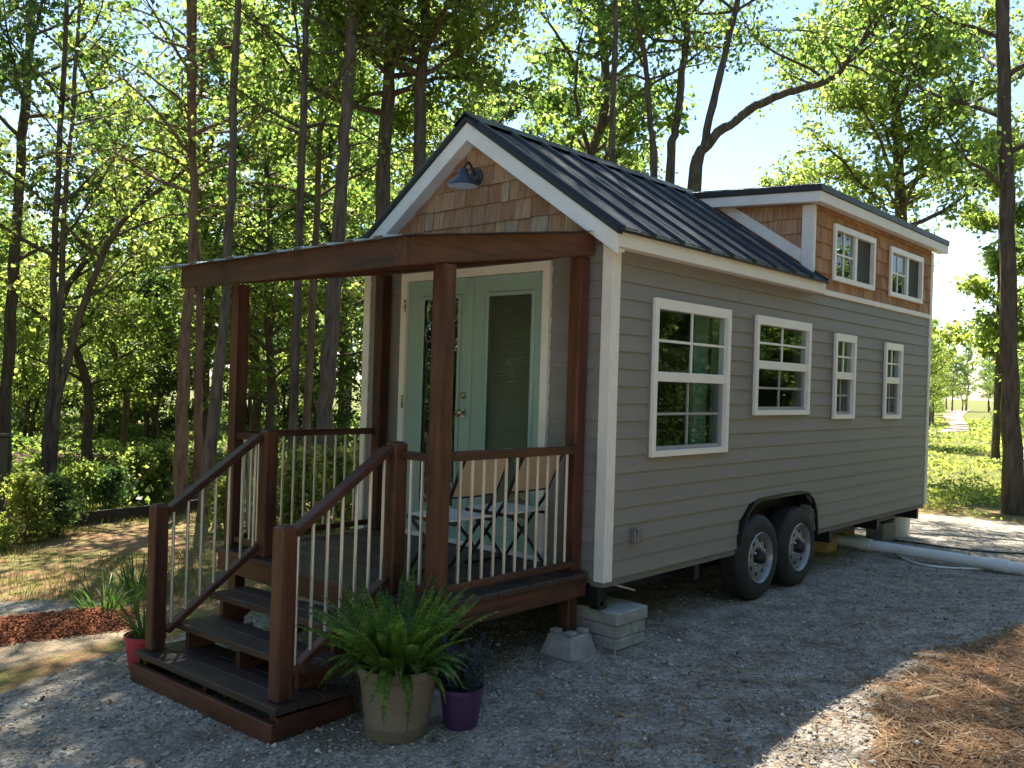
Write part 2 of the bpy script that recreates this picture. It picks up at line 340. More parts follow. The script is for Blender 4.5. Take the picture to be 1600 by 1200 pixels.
def ground_mat():
    m, nt, out = newmat('ground_surface'); b = nn(nt, 'ShaderNodeBsdfPrincipled'); nt.links.new(b.outputs[0], out.inputs[0]); L = nt.links.new
    za = nn(nt, 'ShaderNodeAttribute', attribute_name='zone'); zs = nn(nt, 'ShaderNodeSeparateColor'); L(za.outputs['Color'], zs.inputs[0])
    zb = nn(nt, 'ShaderNodeAttribute', attribute_name='zone_b'); zbs = nn(nt, 'ShaderNodeSeparateColor'); L(zb.outputs['Color'], zbs.inputs[0])
    v = coords(nt, 'Object')
    n_s = noise(nt, v, 0.9, 6, 0.62); n_m = noise(nt, v, 4.5, 6, 0.65); n_f = noise(nt, v, 38, 4, 0.7)
    def edge(mask, amt=0.55, n=n_m):
        a = mth(nt, 'SUBTRACT', n, 0.5); a = mth(nt, 'MULTIPLY', a, amt * 2.4); a = mth(nt, 'ADD', mask, a)
        r = nn(nt, 'ShaderNodeMapRange'); r.inputs[1].default_value = 0.35; r.inputs[2].default_value = 0.65; L(a, r.inputs[0]); return r.outputs[0]
    # crushed stone: cells of several greys
    vo = nn(nt, 'ShaderNodeTexVoronoi'); vo.inputs['Scale'].default_value = 46; vo.inputs['Randomness'].default_value = 1; L(v, vo.inputs['Vector'])
    vo2 = nn(nt, 'ShaderNodeTexVoronoi'); vo2.inputs['Scale'].default_value = 110; L(v, vo2.inputs['Vector'])
    s1 = nn(nt, 'ShaderNodeSeparateColor'); L(vo.outputs['Color'], s1.inputs[0]); s2 = nn(nt, 'ShaderNodeSeparateColor'); L(vo2.outputs['Color'], s2.inputs[0])
    gcol = ramp(nt, [(0, (0.165, 0.148, 0.124)), (0.35, (0.32, 0.288, 0.244)), (0.7, (0.44, 0.398, 0.340)), (0.93, (0.58, 0.525, 0.45)), (1, (0.72, 0.665, 0.59))], mth(nt, 'MULTIPLY_ADD', s1.outputs[0], 0.6, mth(nt, 'MULTIPLY', s2.outputs[0], 0.4)))
    fines = ramp(nt, [(0.3, (0.140, 0.120, 0.095)), (0.7, (0.25, 0.215, 0.17))], n_f)
    fm = ramp(nt, [(0.42, (0, 0, 0)), (0.62, (1, 1, 1))], n_m); fm2 = mth(nt, 'MULTIPLY', fm.outputs[0], 0.8)
    gravc = mixc(nt, fm2, gcol.outputs[0], fines.outputs[0])
    org = ramp(nt, [(0.54, (0, 0, 0)), (0.70, (1, 1, 1))], noise(nt, v, 2.1, 7, 0.7))
    gravc = mixc(nt, mth(nt, 'MULTIPLY', org.outputs[0], 0.55), gravc, (0.10, 0.072, 0.050))
    # dry dirt with orange clay patches
    dirt = ramp(nt, [(0.25, (0.23, 0.115, 0.055)), (0.5, (0.33, 0.20, 0.11)), (0.75, (0.42, 0.29, 0.17))], n_m)
    litter = ramp(nt, [(0.3, (0.035, 0.022, 0.013)), (0.7, (0.12, 0.075, 0.042))], n_m)
    strawc = ramp(nt, [(0.25, (0.10, 0.046, 0.022)), (0.55, (0.25, 0.130, 0.064)), (0.8, (0.42, 0.265, 0.145))], noise(nt, coords(nt, 'Object', (9, 22, 9)), 2.4, 7, 0.7))
    grassc = ramp(nt, [(0.3, (0.090, 0.115, 0.026)), (0.7, (0.19, 0.185, 0.05))], n_m)
    gpatch = edge(mth(nt, 'MULTIPLY_ADD', n_s, 1.3, -0.12), 0.8)
    c = mixc(nt, mth(nt, 'MULTIPLY', gpatch, 0.8), dirt.outputs[0], grassc.outputs[0])
    c = mixc(nt, edge(zs.outputs[2], 0.5), c, grassc.outputs[0])
    c = mixc(nt, edge(za.outputs['Alpha'], 0.6), c, litter.outputs[0])
    c = mixc(nt, edge(zbs.outputs[0], 0.5), c, mixc(nt, n_m, (0.26, 0.065, 0.024), (0.36, 0.12, 0.05)))
    c = mixc(nt, edge(zs.outputs[0], 0.5), c, gravc)
    c = mixc(nt, edge(zbs.outputs[1], 0.45), c, mixc(nt, n_m, (0.30, 0.215, 0.135), (0.50, 0.40, 0.28)))
    c = mixc(nt, edge(zs.outputs[1], 1.1), c, strawc.outputs[0])
    L(c, b.inputs['Base Color']); b.inputs['Roughness'].default_value = 0.9; b.inputs['Specular IOR Level'].default_value = 0.2
    h = mth(nt, 'ADD', mth(nt, 'MULTIPLY', vo.outputs['Distance'], -0.9), mth(nt, 'MULTIPLY', n_m, 1.6)); h = mth(nt, 'ADD', h, mth(nt, 'MULTIPLY', n_f, 0.6))
    bp = nn(nt, 'ShaderNodeBump'); bp.inputs['Strength'].default_value = 0.9; bp.inputs['Distance'].default_value = 0.02; L(h, bp.inputs['Height']); L(bp.outputs[0], b.inputs['Normal']); return m
gm.materials.append(ground_mat()); gm.polygons.foreach_set('use_smooth', [True] * len(gm.polygons))
ground = link(bpy.data.objects.new('ground', gm)); tag(ground, kind='structure', label='gravel yard running into straw, clay dirt and weedy field')

# dirt road winding off through the far field
def road():
    mb = []; pts = [((1462, 676), (1513, 674)), ((1484, 668), (1514, 667)), ((1482, 660), (1508, 659)), ((1474, 653), (1503, 652)), ((1474, 647), (1508, 646)), ((1480, 641), (1518, 640))]
    V = []
    for a, b in pts:
        for q in (a, b):
            p = G(*q); V.append((p[0], p[1], p[2] + 0.03))
    Qd = [(2 * i, 2 * i + 1, 2 * i + 3, 2 * i + 2) for i in range(len(pts) - 1)]
    me = fast_mesh('dirt_road', V, Qd); me.materials.append(surf('pale_road_dirt', (0.36, 0.24, 0.17), (0.46, 0.33, 0.25), nscale=0.6, rough=0.95, bump=0.2)); o = link(bpy.data.objects.new('dirt_road', me)); tag(o, 'pale dirt road curving through the far field', kind='structure')
road()
ROAD_POLY = [tuple(G(*q)[:2]) for q in ((1462, 678), (1484, 668), (1482, 660), (1474, 653), (1474, 647), (1480, 640.5), (1518, 639.5), (1508, 646), (1503, 652), (1508, 659), (1514, 667), (1513, 676))]

# ------------------------------------------------------------------ the tiny house
W, L_H = 2.44, 6.12
ZB, ZE = 0.444, 2.542
house = thing('tiny_house', (3.06, 1.22, 0.30), 'grey lap-sided tiny house on wheels with dark metal roof and shed dormer', 'tiny house')
ROWS = [(ZB + i * (ZE + 0.02 - ZB) / 19, ZB + (i + 1) * (ZE + 0.02 - ZB) / 19) for i in range(19)]
WIN = [(0.4425, 1.4667, 1.203, 2.266), (1.8766, 2.8844, 1.474, 2.263), (3.4108, 3.8989, 1.431, 2.218), (4.6772, 5.1742, 1.420, 2.201)]
DOOR = (0.476, 1.983, 0.40, 2.489)
def arch(z):            # wheel opening: x limits at a height, or None above it
    if z > 0.79: return None
    t = max(0.0, (z - 0.60) / 0.19); d = 0.20 * t * t
    return (1.70 + d + 0.10 * max(0, z - ZB), 3.12 - d)
def board(name, z0, z1, spans, plane, mat=SIDING, flip=1):
    "lapped board: spans = list of (a0,a1 at bottom, b0,b1 at top, zlo, zhi)"
    def th(z): return 0.018 - 0.0105 * (z - z0) / (z1 - z0)
    for a0, a1, b0, b1, zl, zh in spans:
        def pt(a, z, t): return (a, -t * flip if plane[0] == 'y' else 0, z) if plane[0] == 'y' else (-t * flip, a, z)
        off = np.array([0, plane[1], 0]) if plane[0] == 'y' else np.array([plane[1], 0, 0])
        c = [pt(a0, zl, 0), pt(a1, zl, 0), pt(a1, zl, th(zl)), pt(a0, zl, th(zl)), pt(b0, zh, 0), pt(b1, zh, 0), pt(b1, zh, th(zh)), pt(b0, zh, th(zh))]
        add(name, MB().quadbox([np.array(p) + off for p in c]), mat, house)
def cut_spans(lo, hi, z0, z1, holes, use_arch=False):
    "rectangles of the board left over after the openings"
    zs = sorted({z0, z1} | {z for h in holes for z in h[2:] if z0 < z < z1} | ({0.79} if use_arch and z0 < 0.79 < z1 else set()))
    out = []
    for za, zb in zip(zs[:-1], zs[1:]):
        segs = [(lo, hi, lo, hi)]
        blk = [(h[0], h[1], h[0], h[1]) for h in holes if h[2] < (za + zb) / 2 < h[3]]
        if use_arch:
            A, B = arch(za), arch(min(zb, 0.7899)) if zb <= 0.79 else None
            if A and B: blk.append((A[0], A[1], B[0], B[1]))
        for b in sorted(blk):
            l = segs.pop(); segs += [(l[0], b[0], l[2], b[2]), (b[1], l[1], b[3], l[3])]
        out += [(s[0], s[1], s[2], s[3], za, zb) for s in segs if s[1] - s[0] > 0.01]
    return out
hW = [(a + 0.02, b - 0.02, c + 0.02, d - 0.02) for a, b, c, d in WIN]
hD = [(DOOR[0] + 0.03, DOOR[1] - 0.03, DOOR[2], DOOR[3] - 0.03)]
jrand = random.Random(8)
for z0, z1 in ROWS:
    jx = jrand.choice((0.9, 1.62, 3.2, 4.2, 4.45, 5.55)) + jrand.uniform(-0.12, 0.12)
    if any(h[0] - 0.1 < jx < h[1] + 0.1 and z0 < h[3] and z1 > h[2] for h in hW) or z0 < 0.80: jx = 3.26 + jrand.uniform(-0.02, 0.02)
    board('siding_board', z0, z1, cut_spans(0.055, L_H - 0.045, z0, z1, hW + [(jx, jx + 0.0025, z0 - 0.001, z1 + 0.001)], True), ('y', 0.0))
    board('siding_board', z0, z1, cut_spans(0.052, W - 0.052, z0, z1, hD), ('x', 0.0))
    board('siding_board', z0, z1, [(0.05, L_H - 0.05, 0.05, L_H - 0.05, z0, z1)], ('y', W), flip=-1)
    board('siding_board', z0, z1, [(0.05, W - 0.05, 0.05, W - 0.05, z0, z1)], ('x', L_H), flip=-1)
# sheathing behind the boards, with the openings
def sheath(lo, hi, zlo, zhi, holes, fix):
    mb = MB(); zs = sorted({zlo, zhi} | {z for h in holes for z in h[2:]})
    for za, zb in zip(zs[:-1], zs[1:]):
        seg = [(lo, hi)]
        for h in sorted(holes):
            if h[2] < (za + zb) / 2 < h[3]: l = seg.pop(); seg += [(l[0], h[0]), (h[1], l[1])]
        for a, b in seg:
            if b - a > 0.005: fix(mb, a, b, za, zb)
    return mb
hWs = [(a + 0.03, b - 0.03, c + 0.03, d - 0.03) for a, b, c, d in WIN]
ARCHH = [(1.74, 3.08, ZB - 0.05, 0.78)]
DW = [(3.32, 4.321, 2.690, 3.204), (4.744, 5.745, 2.684, 3.192)]
dWs = [(a + 0.03, b - 0.03, c + 0.03, d - 0.03) for a, b, c, d in DW]
add('wall', sheath(0.004, L_H - 0.004, ZB, 2.60, hWs + ARCHH, lambda m, a, b, z0, z1: m.box(a, b, 0.003, 0.10, z0, z1)), INTER, house)
add('wall', sheath(0.106, W - 0.106, ZB, 2.60, [(DOOR[0] + 0.05, DOOR[1] - 0.05, ZB + 0.02, DOOR[3] - 0.05)], lambda m, a, b, z0, z1: m.box(0.003, 0.10, a, b, z0, z1)), INTER, house)
add('wall', MB().box(0.004, L_H - 0.004, W - 0.10, W - 0.003, ZB, 2.60), INTER, house)
add('wall', MB().box(L_H - 0.10, L_H - 0.003, 0.106, W - 0.106, ZB, 2.60), INTER, house)
bx('floor', (0.02, L_H - 0.02, 0.02, W - 0.02, 0.405, ZB - 0.002), INTER, house, bevel=0)
add('wheel_well', MB().box(1.74, 3.08, 0.19, 0.36, ZB, 0.80), STEEL, house)
bx('underbelly', (0.01, L_H - 0.01, 0.01, W - 0.01, 0.392, 0.4035), STEEL, house, bevel=0)
# gable ends and dormer walls behind the shingles
SL = 0.68; RZ = 3.556
def rz(y): return RZ - SL * abs(y - 1.22)
add('gable_wall', MB().prism([(0.004, 0.0, 2.602), (0.004, W, 2.602), (0.004, 1.22, rz(0) + SL * 1.22 - 0.17)], (0.09, 0, 0)), INTER, house)
add('gable_wall', MB().prism([(L_H - 0.1, 0.12, 2.602), (L_H - 0.1, W, 2.602), (L_H - 0.1, 1.22, 3.42), (L_H - 0.1, 0.12, 3.33)], (0.095, 0, 0)), SIDING, house)
add('dormer_wall', sheath(2.96, L_H - 0.004, 2.604, 3.30, dWs, lambda m, a, b, z0, z1: m.box(a, b, 0.003, 0.09, z0, z1)), INTER, house)
add('dormer_wall', MB().prism([(2.945, 0.004, 2.60), (2.945, 0.004, 3.32), (2.945, 1.1, 3.40), (2.945, 1.1, 3.35)], (0.05, 0, 0)), INTER, house)

# corner boards, fascia, soffits
for (a, b) in ((0, 1), (1, 0)):
    pass
add('corner_board', MB().box(-0.026, -0.002, -0.026, 0.056, ZB - 0.012, 2.60), WHITE, house, bevel=0.003)
add('corner_board', MB().box(0.0, 0.064, -0.0262, -0.002, ZB - 0.012, 2.53), WHITE, house, bevel=0.003)
add('corner_board', MB().box(-0.026, -0.002, W - 0.056, W + 0.026, ZB - 0.012, 2.60), WHITE, house, bevel=0.003)
add('corner_board', MB().box(L_H - 0.05, L_H + 0.022, -0.026, -0.002, ZB - 0.012, 3.30), WHITE, house, bevel=0.003)
def rake(x0, x1, off_top, depth, y0=-0.125, y1=W + 0.125, halves=(1, 1)):
    out = []
    for s in (0, 1):
        e = y0 if s == 0 else y1
        zt, ze = RZ - off_top, rz(e) - off_top
        out.append(MB().prism([(x0, 1.22, zt), (x0, e, ze), (x0, e, ze - depth), (x0, 1.22, zt - depth)], (x1 - x0, 0, 0)))
    return out
for xs in ((-0.125, -0.098), (6.22, 6.247)):
    for k, m in enumerate(rake(xs[0], xs[1], 0.038, 0.130)):
        if xs[0] > 0 and k == 0: continue
        add('rake_fascia', m, WHITE, house, bevel=0.003)
for m in rake(-0.0975, -0.004, 0.140, 0.022, -0.095, W + 0.095): add('rake_soffit', m, WHITE, house)
for k, m in enumerate(rake(-0.142, -0.09, 0.0, 0.037, -0.14, W + 0.14)): add('rake_trim', m, TRIMBLK, house, bevel=0.003)
m = rake(6.21, 6.262, 0.0, 0.037, -0.14, W + 0.14)[1]; add('rake_trim', m, TRIMBLK, house, bevel=0.003)
bx('eave_fascia', (-0.0975, 2.962, -0.124, -0.098, 2.524, 2.619), WHITE, house)
bx('eave_soffit', (-0.0975, 2.962, -0.0975, -0.003, 2.534, 2.552), WHITE, house)
bx('eave_fascia', (-0.0975, 6.22, W + 0.098, W + 0.124, 2.524, 2.619), WHITE, house)
bx('eave_trim', (-0.09, 2.99, -0.134, -0.090, 2.617, 2.650), TRIMBLK, house, bevel=0.003)
bx('band_board', (2.965, L_H - 0.052, -0.030, -0.002, 2.542, 2.592), WHITE, house)
bx('dormer_corner_board', (2.915, 2.938, -0.022, 0.092, 2.66, 3.312), WHITE, house)
bx('dormer_corner_board', (2.9385, 2.962, -0.0215, -0.002, 2.60, 3.30), WHITE, house)
# metal roof panels: pan with a raised trapezoid rib on one edge, one mesh shared per slope
def panel(x0, wd, y_top, y_bot, name='roof_panel', cut=None):
    s = -1 if y_bot < 1.22 else 1
    prof = [(0.0, 0.004), (0.012, 0.028), (0.040, 0.028), (0.056, 0.004), (wd * 0.62, 0.004), (wd * 0.62 + 0.006, 0.010), (wd * 0.62 + 0.016, 0.010), (wd * 0.62 + 0.022, 0.004), (wd, 0.004)]
    nrm = np.array([0, s * SL, 1.0]); nrm /= np.linalg.norm(nrm)
    mb = MB()
    for y in (y_top, y_bot):
        for dx, h in prof: mb.v.append(tuple(np.array([x0 + dx, y, rz(y)]) + nrm * h))
        for dx, h in (prof[-1], prof[0]): mb.v.append(tuple(np.array([x0 + dx, y, rz(y) - 0.012])))
    n = len(prof) + 2
    for i in range(n): j = (i + 1) % n; mb.f.append((i, j, n + j, n + i))
    mb.f += [tuple(range(n))[::-1], tuple(range(n, 2 * n))]
    add(name, mb, ROOF, house)
x = -0.138; PW = 0.343
while x < 2.93:
    panel(x, min(PW, 2.945 - x), 1.215, -0.150); x += PW
x = -0.138
while x < 6.25:
    panel(x, min(PW, 6.26 - x), 1.225, W + 0.150); x += PW
add('ridge_cap', MB().prism([(-0.15, 1.10, rz(1.10) + 0.030), (-0.15, 1.22, RZ + 0.032), (-0.15, 1.34, rz(1.34) + 0.030), (-0.15, 1.22, RZ + 0.016)], (6.42, 0, 0)), ROOF, house)
# dormer roof
def dz(y): return 3.462 + 0.060 * (y + 0.11)
def slab(x0, x1, y0, y1, top, th, name, mat, **k):
    add(name, MB().quadbox([(x0, y0, dz(y0) - top - th), (x1, y0, dz(y0) - top - th), (x1, y1, dz(y1) - top - th), (x0, y1, dz(y1) - top - th), (x0, y0, dz(y0) - top), (x1, y0, dz(y0) - top), (x1, y1, dz(y1) - top), (x0, y1, dz(y1) - top)]), mat, house, **k)
slab(2.812, 6.37, -0.122, 1.20, 0.0, 0.060, 'dormer_roof', TRIMBLK, bevel=0.004)
for i in range(10): slab(2.85 + i * 0.38, 2.88 + i * 0.38, -0.09, 1.15, -0.012, 0.011, 'roof_rib', ROOF)
slab(2.826, 6.36, -0.112, -0.088, 0.0605, 0.092, 'dormer_fascia', WHITE, bevel=0.003)
slab(2.826, 2.850, -0.0875, 1.13, 0.0605, 0.092, 'dormer_fascia', WHITE, bevel=0.003)
slab(2.851, 6.35, -0.0875, -0.002, 0.130, 0.020, 'dormer_soffit', WHITE)
slab(2.851, 2.94, -0.0015, 1.0, 0.130, 0.020, 'dormer_soffit', WHITE)
# sloped white trim where the dormer side meets the roof
add('dormer_rake_trim', MB().prism([(2.915, 0.0925, rz(0.0925) + 0.02), (2.915, 1.06, rz(1.06) + 0.02), (2.915, 0.94, rz(0.94) + 0.125), (2.915, 0.0925, rz(0.0925) + 0.135)], (0.022, 0, 0)), WHITE, house)
add('roof_flashing', MB().quadbox([(2.945, -0.15, 2.640), (3.20, -0.05, 2.640), (3.20, -0.004, 2.640), (2.945, -0.004, 2.70), (2.945, -0.15, 2.652), (3.20, -0.05, 2.652), (3.20, -0.004, 2.662), (2.945, -0.004, 2.745)]), ROOF, house)

# cedar shingles, each its own piece
def clip_poly(poly, a, b, c):         # keep a*u + b*v <= c
    out = []
    for i in range(len(poly)):
        p, q = poly[i], poly[(i + 1) % len(poly)]; dp = a * p[0] + b * p[1] - c; dq = a * q[0] + b * q[1] - c
        if dp <= 0: out.append(p)
        if dp * dq < 0: t = dp / (dp - dq); out.append((p[0] + t * (q[0] - p[0]), p[1] + t * (q[1] - p[1])))
    return out
rs = random.Random(11)
def shingles(u0, u1, z0, z1, planes, holes, place, exp=0.1365, wmin=0.075, wmax=0.155):
    z = z0
    while z < z1:
        u = u0 - rs.random() * 0.1
        while u < u1:
            wd = rs.uniform(wmin, wmax); a, b = max(u, u0), min(u + wd - 0.004, u1); u += wd
            if b - a < 0.012: continue
            jig = rs.uniform(-0.004, 0.004); poly = [(a, z + jig), (b, z + jig), (b, min(z + exp + 0.012, z1 + 0.01)), (a, min(z + exp + 0.012, z1 + 0.01))]
            for pl in planes: poly = clip_poly(poly, *pl)
            polys = [poly]
            for h in holes:
                nw = []
                for pq in polys:
                    us = [p[0] for p in pq]; vs = [p[1] for p in pq]
                    if max(us) <= h[0] or min(us) >= h[1] or max(vs) <= h[2] or min(vs) >= h[3]: nw.append(pq); continue
                    for piece in (clip_poly(pq, 1, 0, h[0]), clip_poly(pq, -1, 0, -h[1]), clip_poly(clip_poly(clip_poly(pq, -1, 0, -h[0]), 1, 0, h[1]), 0, 1, h[2]), clip_poly(clip_poly(clip_poly(pq, -1, 0, -h[0]), 1, 0, h[1]), 0, -1, -h[3])):
                        if len(piece) >= 3: nw.append(piece)
                polys = nw
            ex = rs.uniform(0, 0.004)
            for pq in polys:
                if len(pq) < 3: continue
                ar = abs(sum(pq[i][0] * pq[(i + 1) % len(pq)][1] - pq[(i + 1) % len(pq)][0] * pq[i][1] for i in range(len(pq)))) / 2
                if ar < 3e-4: continue
                mb = MB(); n = len(pq)
                for q in pq: mb.v.append(place(q[0], q[1], 0.002))
                for q in pq: mb.v.append(place(q[0], q[1], 0.022 + ex - 0.013 * (q[1] - z) / exp))
                mb.f += [tuple(range(n)), tuple(range(n, 2 * n))] + [(i, (i + 1) % n, n + (i + 1) % n, n + i) for i in range(n)]
                add('shingle', mb, CEDAR, house)
        z += exp
ap = RZ - 0.163
shingles(0.0, W, 2.664, 3.40, [(SL, 1, ap + SL * 1.22), (-SL, 1, ap - SL * 1.22)], [], lambda u, z, t: (-t, u, z))
shingles(2.964, L_H - 0.052, 2.593, 3.30, [], [(a + 0.004, b - 0.004, c + 0.004, d - 0.004) for a, b, c, d in DW], lambda u, z, t: (u, -t, z))
shingles(0.09, 1.0, 2.66, 3.37, [(-SL, -1, -(rz(0) + 0.10)), (-0.06, 1, 3.31)], [], lambda u, z, t: (2.945 - t, u, z), wmin=0.13, wmax=0.2)
# windows
def casing(w, a, b, z0, z1, mat):
    for q in ((a - 0.012, a - 0.0003, z0, z1), (b + 0.0003, b + 0.012, z0, z1)): add('side_channel', MB().box(q[0], q[1], -0.0235, -0.001, q[2], q[3]), mat, w)
def hung_window(a, b, z0, z1):
    w = add('window', MB().box(a, a + 0.046, -0.046, 0.03, z0, z1).box(b - 0.046, b, -0.046, 0.03, z0, z1).box(a + 0.0462, b - 0.0462, -0.0455, 0.03, z1 - 0.070, z1 - 0.0002).box(a + 0.0462, b - 0.0462, -0.0455, 0.03, z0 + 0.0002, z0 + 0.040), VINYL, house)
    casing(w, a, b, z0, z1, SIDING)
    zm = z0 + (z1 - z0) * 0.505; add('meeting_rail', MB().box(a + 0.0464, b - 0.0464, -0.036, 0.02, zm - 0.030, zm + 0.036), VINYL, w, bevel=0.003)
    for k, (zl, zh, y) in enumerate(((z0 + 0.040, zm - 0.030, 0.004), (zm + 0.036, z1 - 0.070, -0.012))):
        ia, ib = a + 0.046, b - 0.046
        if k == 0:
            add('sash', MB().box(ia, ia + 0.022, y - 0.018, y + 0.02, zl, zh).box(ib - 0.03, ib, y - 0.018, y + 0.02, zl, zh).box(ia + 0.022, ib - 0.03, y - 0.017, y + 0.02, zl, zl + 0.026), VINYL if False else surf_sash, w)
            ia += 0.022; ib -= 0.03; zl += 0.026
        cx, cz = (ia + ib) / 2, (zl + zh) / 2; t = 0.009
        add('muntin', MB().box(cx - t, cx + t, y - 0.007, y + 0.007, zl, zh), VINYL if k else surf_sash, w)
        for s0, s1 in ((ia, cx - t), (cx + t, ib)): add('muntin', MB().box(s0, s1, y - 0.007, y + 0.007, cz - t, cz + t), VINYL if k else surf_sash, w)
        for xa, xb in ((ia, cx - t), (cx + t, ib)):
            for za, zb in ((zl, cz - t), (cz + t, zh)): add('pane', MB().box(xa, xb, y + 0.001, y + 0.004, za, zb), GLASS, w)
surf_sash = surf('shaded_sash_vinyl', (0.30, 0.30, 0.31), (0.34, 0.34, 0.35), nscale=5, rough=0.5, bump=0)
for d in WIN: hung_window(*d)
def slider(a, b, z0, z1):
    w = add('window', MB().box(a, a + 0.045, -0.044, 0.03, z0, z1).box(b - 0.045, b, -0.044, 0.03, z0, z1).box(a + 0.0452, b - 0.0452, -0.0435, 0.03, z1 - 0.055, z1 - 0.0002).box(a + 0.0452, b - 0.0452, -0.0435, 0.03, z0 + 0.0002, z0 + 0.045), VINYL, house)
    casing(w, a, b, z0, z1, CEDAR)
    mx = a + (b - a) * 0.53; ia, ib, zl, zh = a + 0.045, b - 0.045, z0 + 0.045, z1 - 0.055
    add('mullion', MB().box(mx - 0.026, mx + 0.026, -0.034, 0.02, zl, zh), VINYL, w, bevel=0.003)
    cx, cz, t, y = (ia + mx - 0.026) / 2, (zl + zh) / 2, 0.009, -0.01
    add('muntin', MB().box(cx - t, cx + t, y - 0.007, y + 0.007, zl, zh), VINYL, w)
    for s0, s1 in ((ia, cx - t), (cx + t, mx - 0.026)): add('muntin', MB().box(s0, s1, y - 0.007, y + 0.007, cz - t, cz + t), VINYL, w)
    for xa, xb in ((ia, cx - t), (cx + t, mx - 0.026)):
        for za, zb in ((zl, cz - t), (cz + t, zh)): add('pane', MB().box(xa, xb, y + 0.001, y + 0.004, za, zb), GLASS, w)
    add('screen', MB().box(mx + 0.026, ib, -0.003, 0.0, zl, zh), SCREEN, w, label='dark insect screen on the sliding sash')
for d in DW: slider(*d)
bx('curtain', (1.24, 1.44, 0.13, 0.16, 1.2, 2.25), CURTAIN, house)

# french doors
y0, y1, zd0, zd1 = DOOR
tr = add('door_frame', MB().box(-0.040, 0.02, y0, y0 + 0.062, 0.49, zd1).box(-0.040, 0.02, y1 - 0.062, y1, 0.49, zd1).box(-0.0395, 0.02, y0 + 0.0625, y1 - 0.0625, zd1 - 0.062, zd1 - 0.0003), WHITE, house)
bx('door_sill', (-0.055, 0.02, y0 + 0.063, y1 - 0.063, 0.492, 0.522), WHITE, house)
def door(ya, yb, ga, gb, hand):
    zl, zh, g0, g1 = 0.524, zd1 - 0.066, 0.735, 2.295
    d = add('door', MB().box(-0.014, 0.03, ya, ga, zl, zh).box(-0.014, 0.03, gb, yb, zl, zh).box(-0.0138, 0.03, ga + 0.0002, gb - 0.0002, zl, g0).box(-0.0138, 0.03, ga + 0.0002, gb - 0.0002, g1, zh), TEAL, house)
    f = 0.030
    for b in ((ga - 0.012, ga + f - 0.012, g0 - 0.012, g1 + 0.012), (gb - f + 0.012, gb + 0.012, g0 - 0.012, g1 + 0.012)):
        add('lite_frame', MB().box(-0.028, -0.0142, *b), TEAL, d, bevel=0.006)
    for b in ((ga + f - 0.0119, gb - f + 0.0119, g1 - f + 0.012, g1 + 0.012), (ga + f - 0.0119, gb - f + 0.0119, g0 - 0.012, g0 + f - 0.012)):
        add('lite_frame', MB().box(-0.0275, -0.0142, *b), TEAL, d, bevel=0.006)
    add('glass', MB().box(-0.004, 0.0, ga, gb, g0, g1), DOORGLASS if hand == 'l' else GLASS, d)
    add('raised_panel', MB().box(-0.020, -0.0142, ga, gb, zl + 0.06, g0 - 0.06), TEAL, d, bevel=0.006)
    return d
dl = door(1.238, 1.918, 1.340, 1.745, 'l'); dr = door(0.541, 1.222, 0.628, 1.066, 'r')
add('astragal', MB().box(-0.024, -0.015, 1.208, 1.252, 0.524, zd1 - 0.07), TEAL, dr, bevel=0.004)
mb = MB()
for i in range(124): zz = 0.75 + i * 0.0124; mb.quadbox([(0.008, 0.64, zz), (0.018, 0.64, zz + 0.0095), (0.018, 1.055, zz + 0.0095), (0.008, 1.055, zz), (0.008, 0.64, zz + 0.0015), (0.018, 0.64, zz + 0.0105), (0.018, 1.055, zz + 0.0105), (0.008, 1.055, zz + 0.0015)])
bl = add('blind', mb, BLIND, dr); bl['kind'] = 'stuff'
for (cy, cz, r, a0, a1) in ((1.44, 2.19, 0.07, 0, 300), (1.645, 2.19, 0.07, -120, 180), (1.5425, 2.25, 0.05, 180, 360), (1.44, 0.86, 0.06, 60, 360), (1.645, 0.86, 0.06, -180, 120), (1.40, 2.02, 0.045, 90, 320), (1.685, 2.02, 0.045, -140, 90)):
    add('leaded_scroll', MB().tube([(-0.007, cy + r * math.cos(math.radians(a0 + (a1 - a0) * k / 18)), cz + 1.3 * r * math.sin(math.radians(a0 + (a1 - a0) * k / 18))) for k in range(19)], 0.0032, 5), GALV, dl)
for cz, nm, r in ((1.442, 'door_knob', 0.030), (1.568, 'deadbolt', 0.026)):
    mb = MB().lathe([(r * 1.1, 0.0), (r * 1.1, -0.008), (r * 0.45, -0.012), (r * 0.4, -0.03), (r * 0.95, -0.042), (r, -0.055), (r * 0.7, -0.066), (0.002, -0.068)] if nm == 'door_knob' else [(r, 0.0), (r, -0.012), (r * 0.8, -0.020), (0.002, -0.022)], (-0.0145, 1.283, cz), 20, axis=0)
    add(nm, mb, BRASS, dl, smooth=True)
for zz in (0.72, 1.5, 2.24): add('hinge', MB().box(-0.0465, -0.0405, 1.921, 1.940, zz - 0.05, zz + 0.05), BRASS, dl)
# trailer frame, fender, electrical box
for yy in (0.30, 2.10): bx('frame_beam', (-0.01, L_H, yy - 0.035, yy + 0.035, 0.25, 0.3915), STEEL, house)
for xx in (0.03, 1.2, 3.6, 4.8, 6.02): bx('frame_crossmember', (xx - 0.03, xx + 0.03, 0.03, W - 0.03, 0.27, 0.3912), STEEL, house, bevel=0.002)
bx('axle', (2.02, 2.08, 0.1, W - 0.1, 0.31, 0.37), STEEL, house); bx('axle', (2.73, 2.79, 0.1, W - 0.1, 0.31, 0.37), STEEL, house)
bx('jack_leg', (0.02, 0.10, 0.03, 0.11, 0.245, 0.30), STEEL, house)
arc = [(1.735, 0.47), (1.765, 0.56), (1.83, 0.68), (1.92, 0.755), (2.04, 0.79), (2.40, 0.80), (2.78, 0.80), (2.93, 0.785), (3.04, 0.725), (3.115, 0.62), (3.14, 0.48), (3.14, 0.40)]
mb = MB()
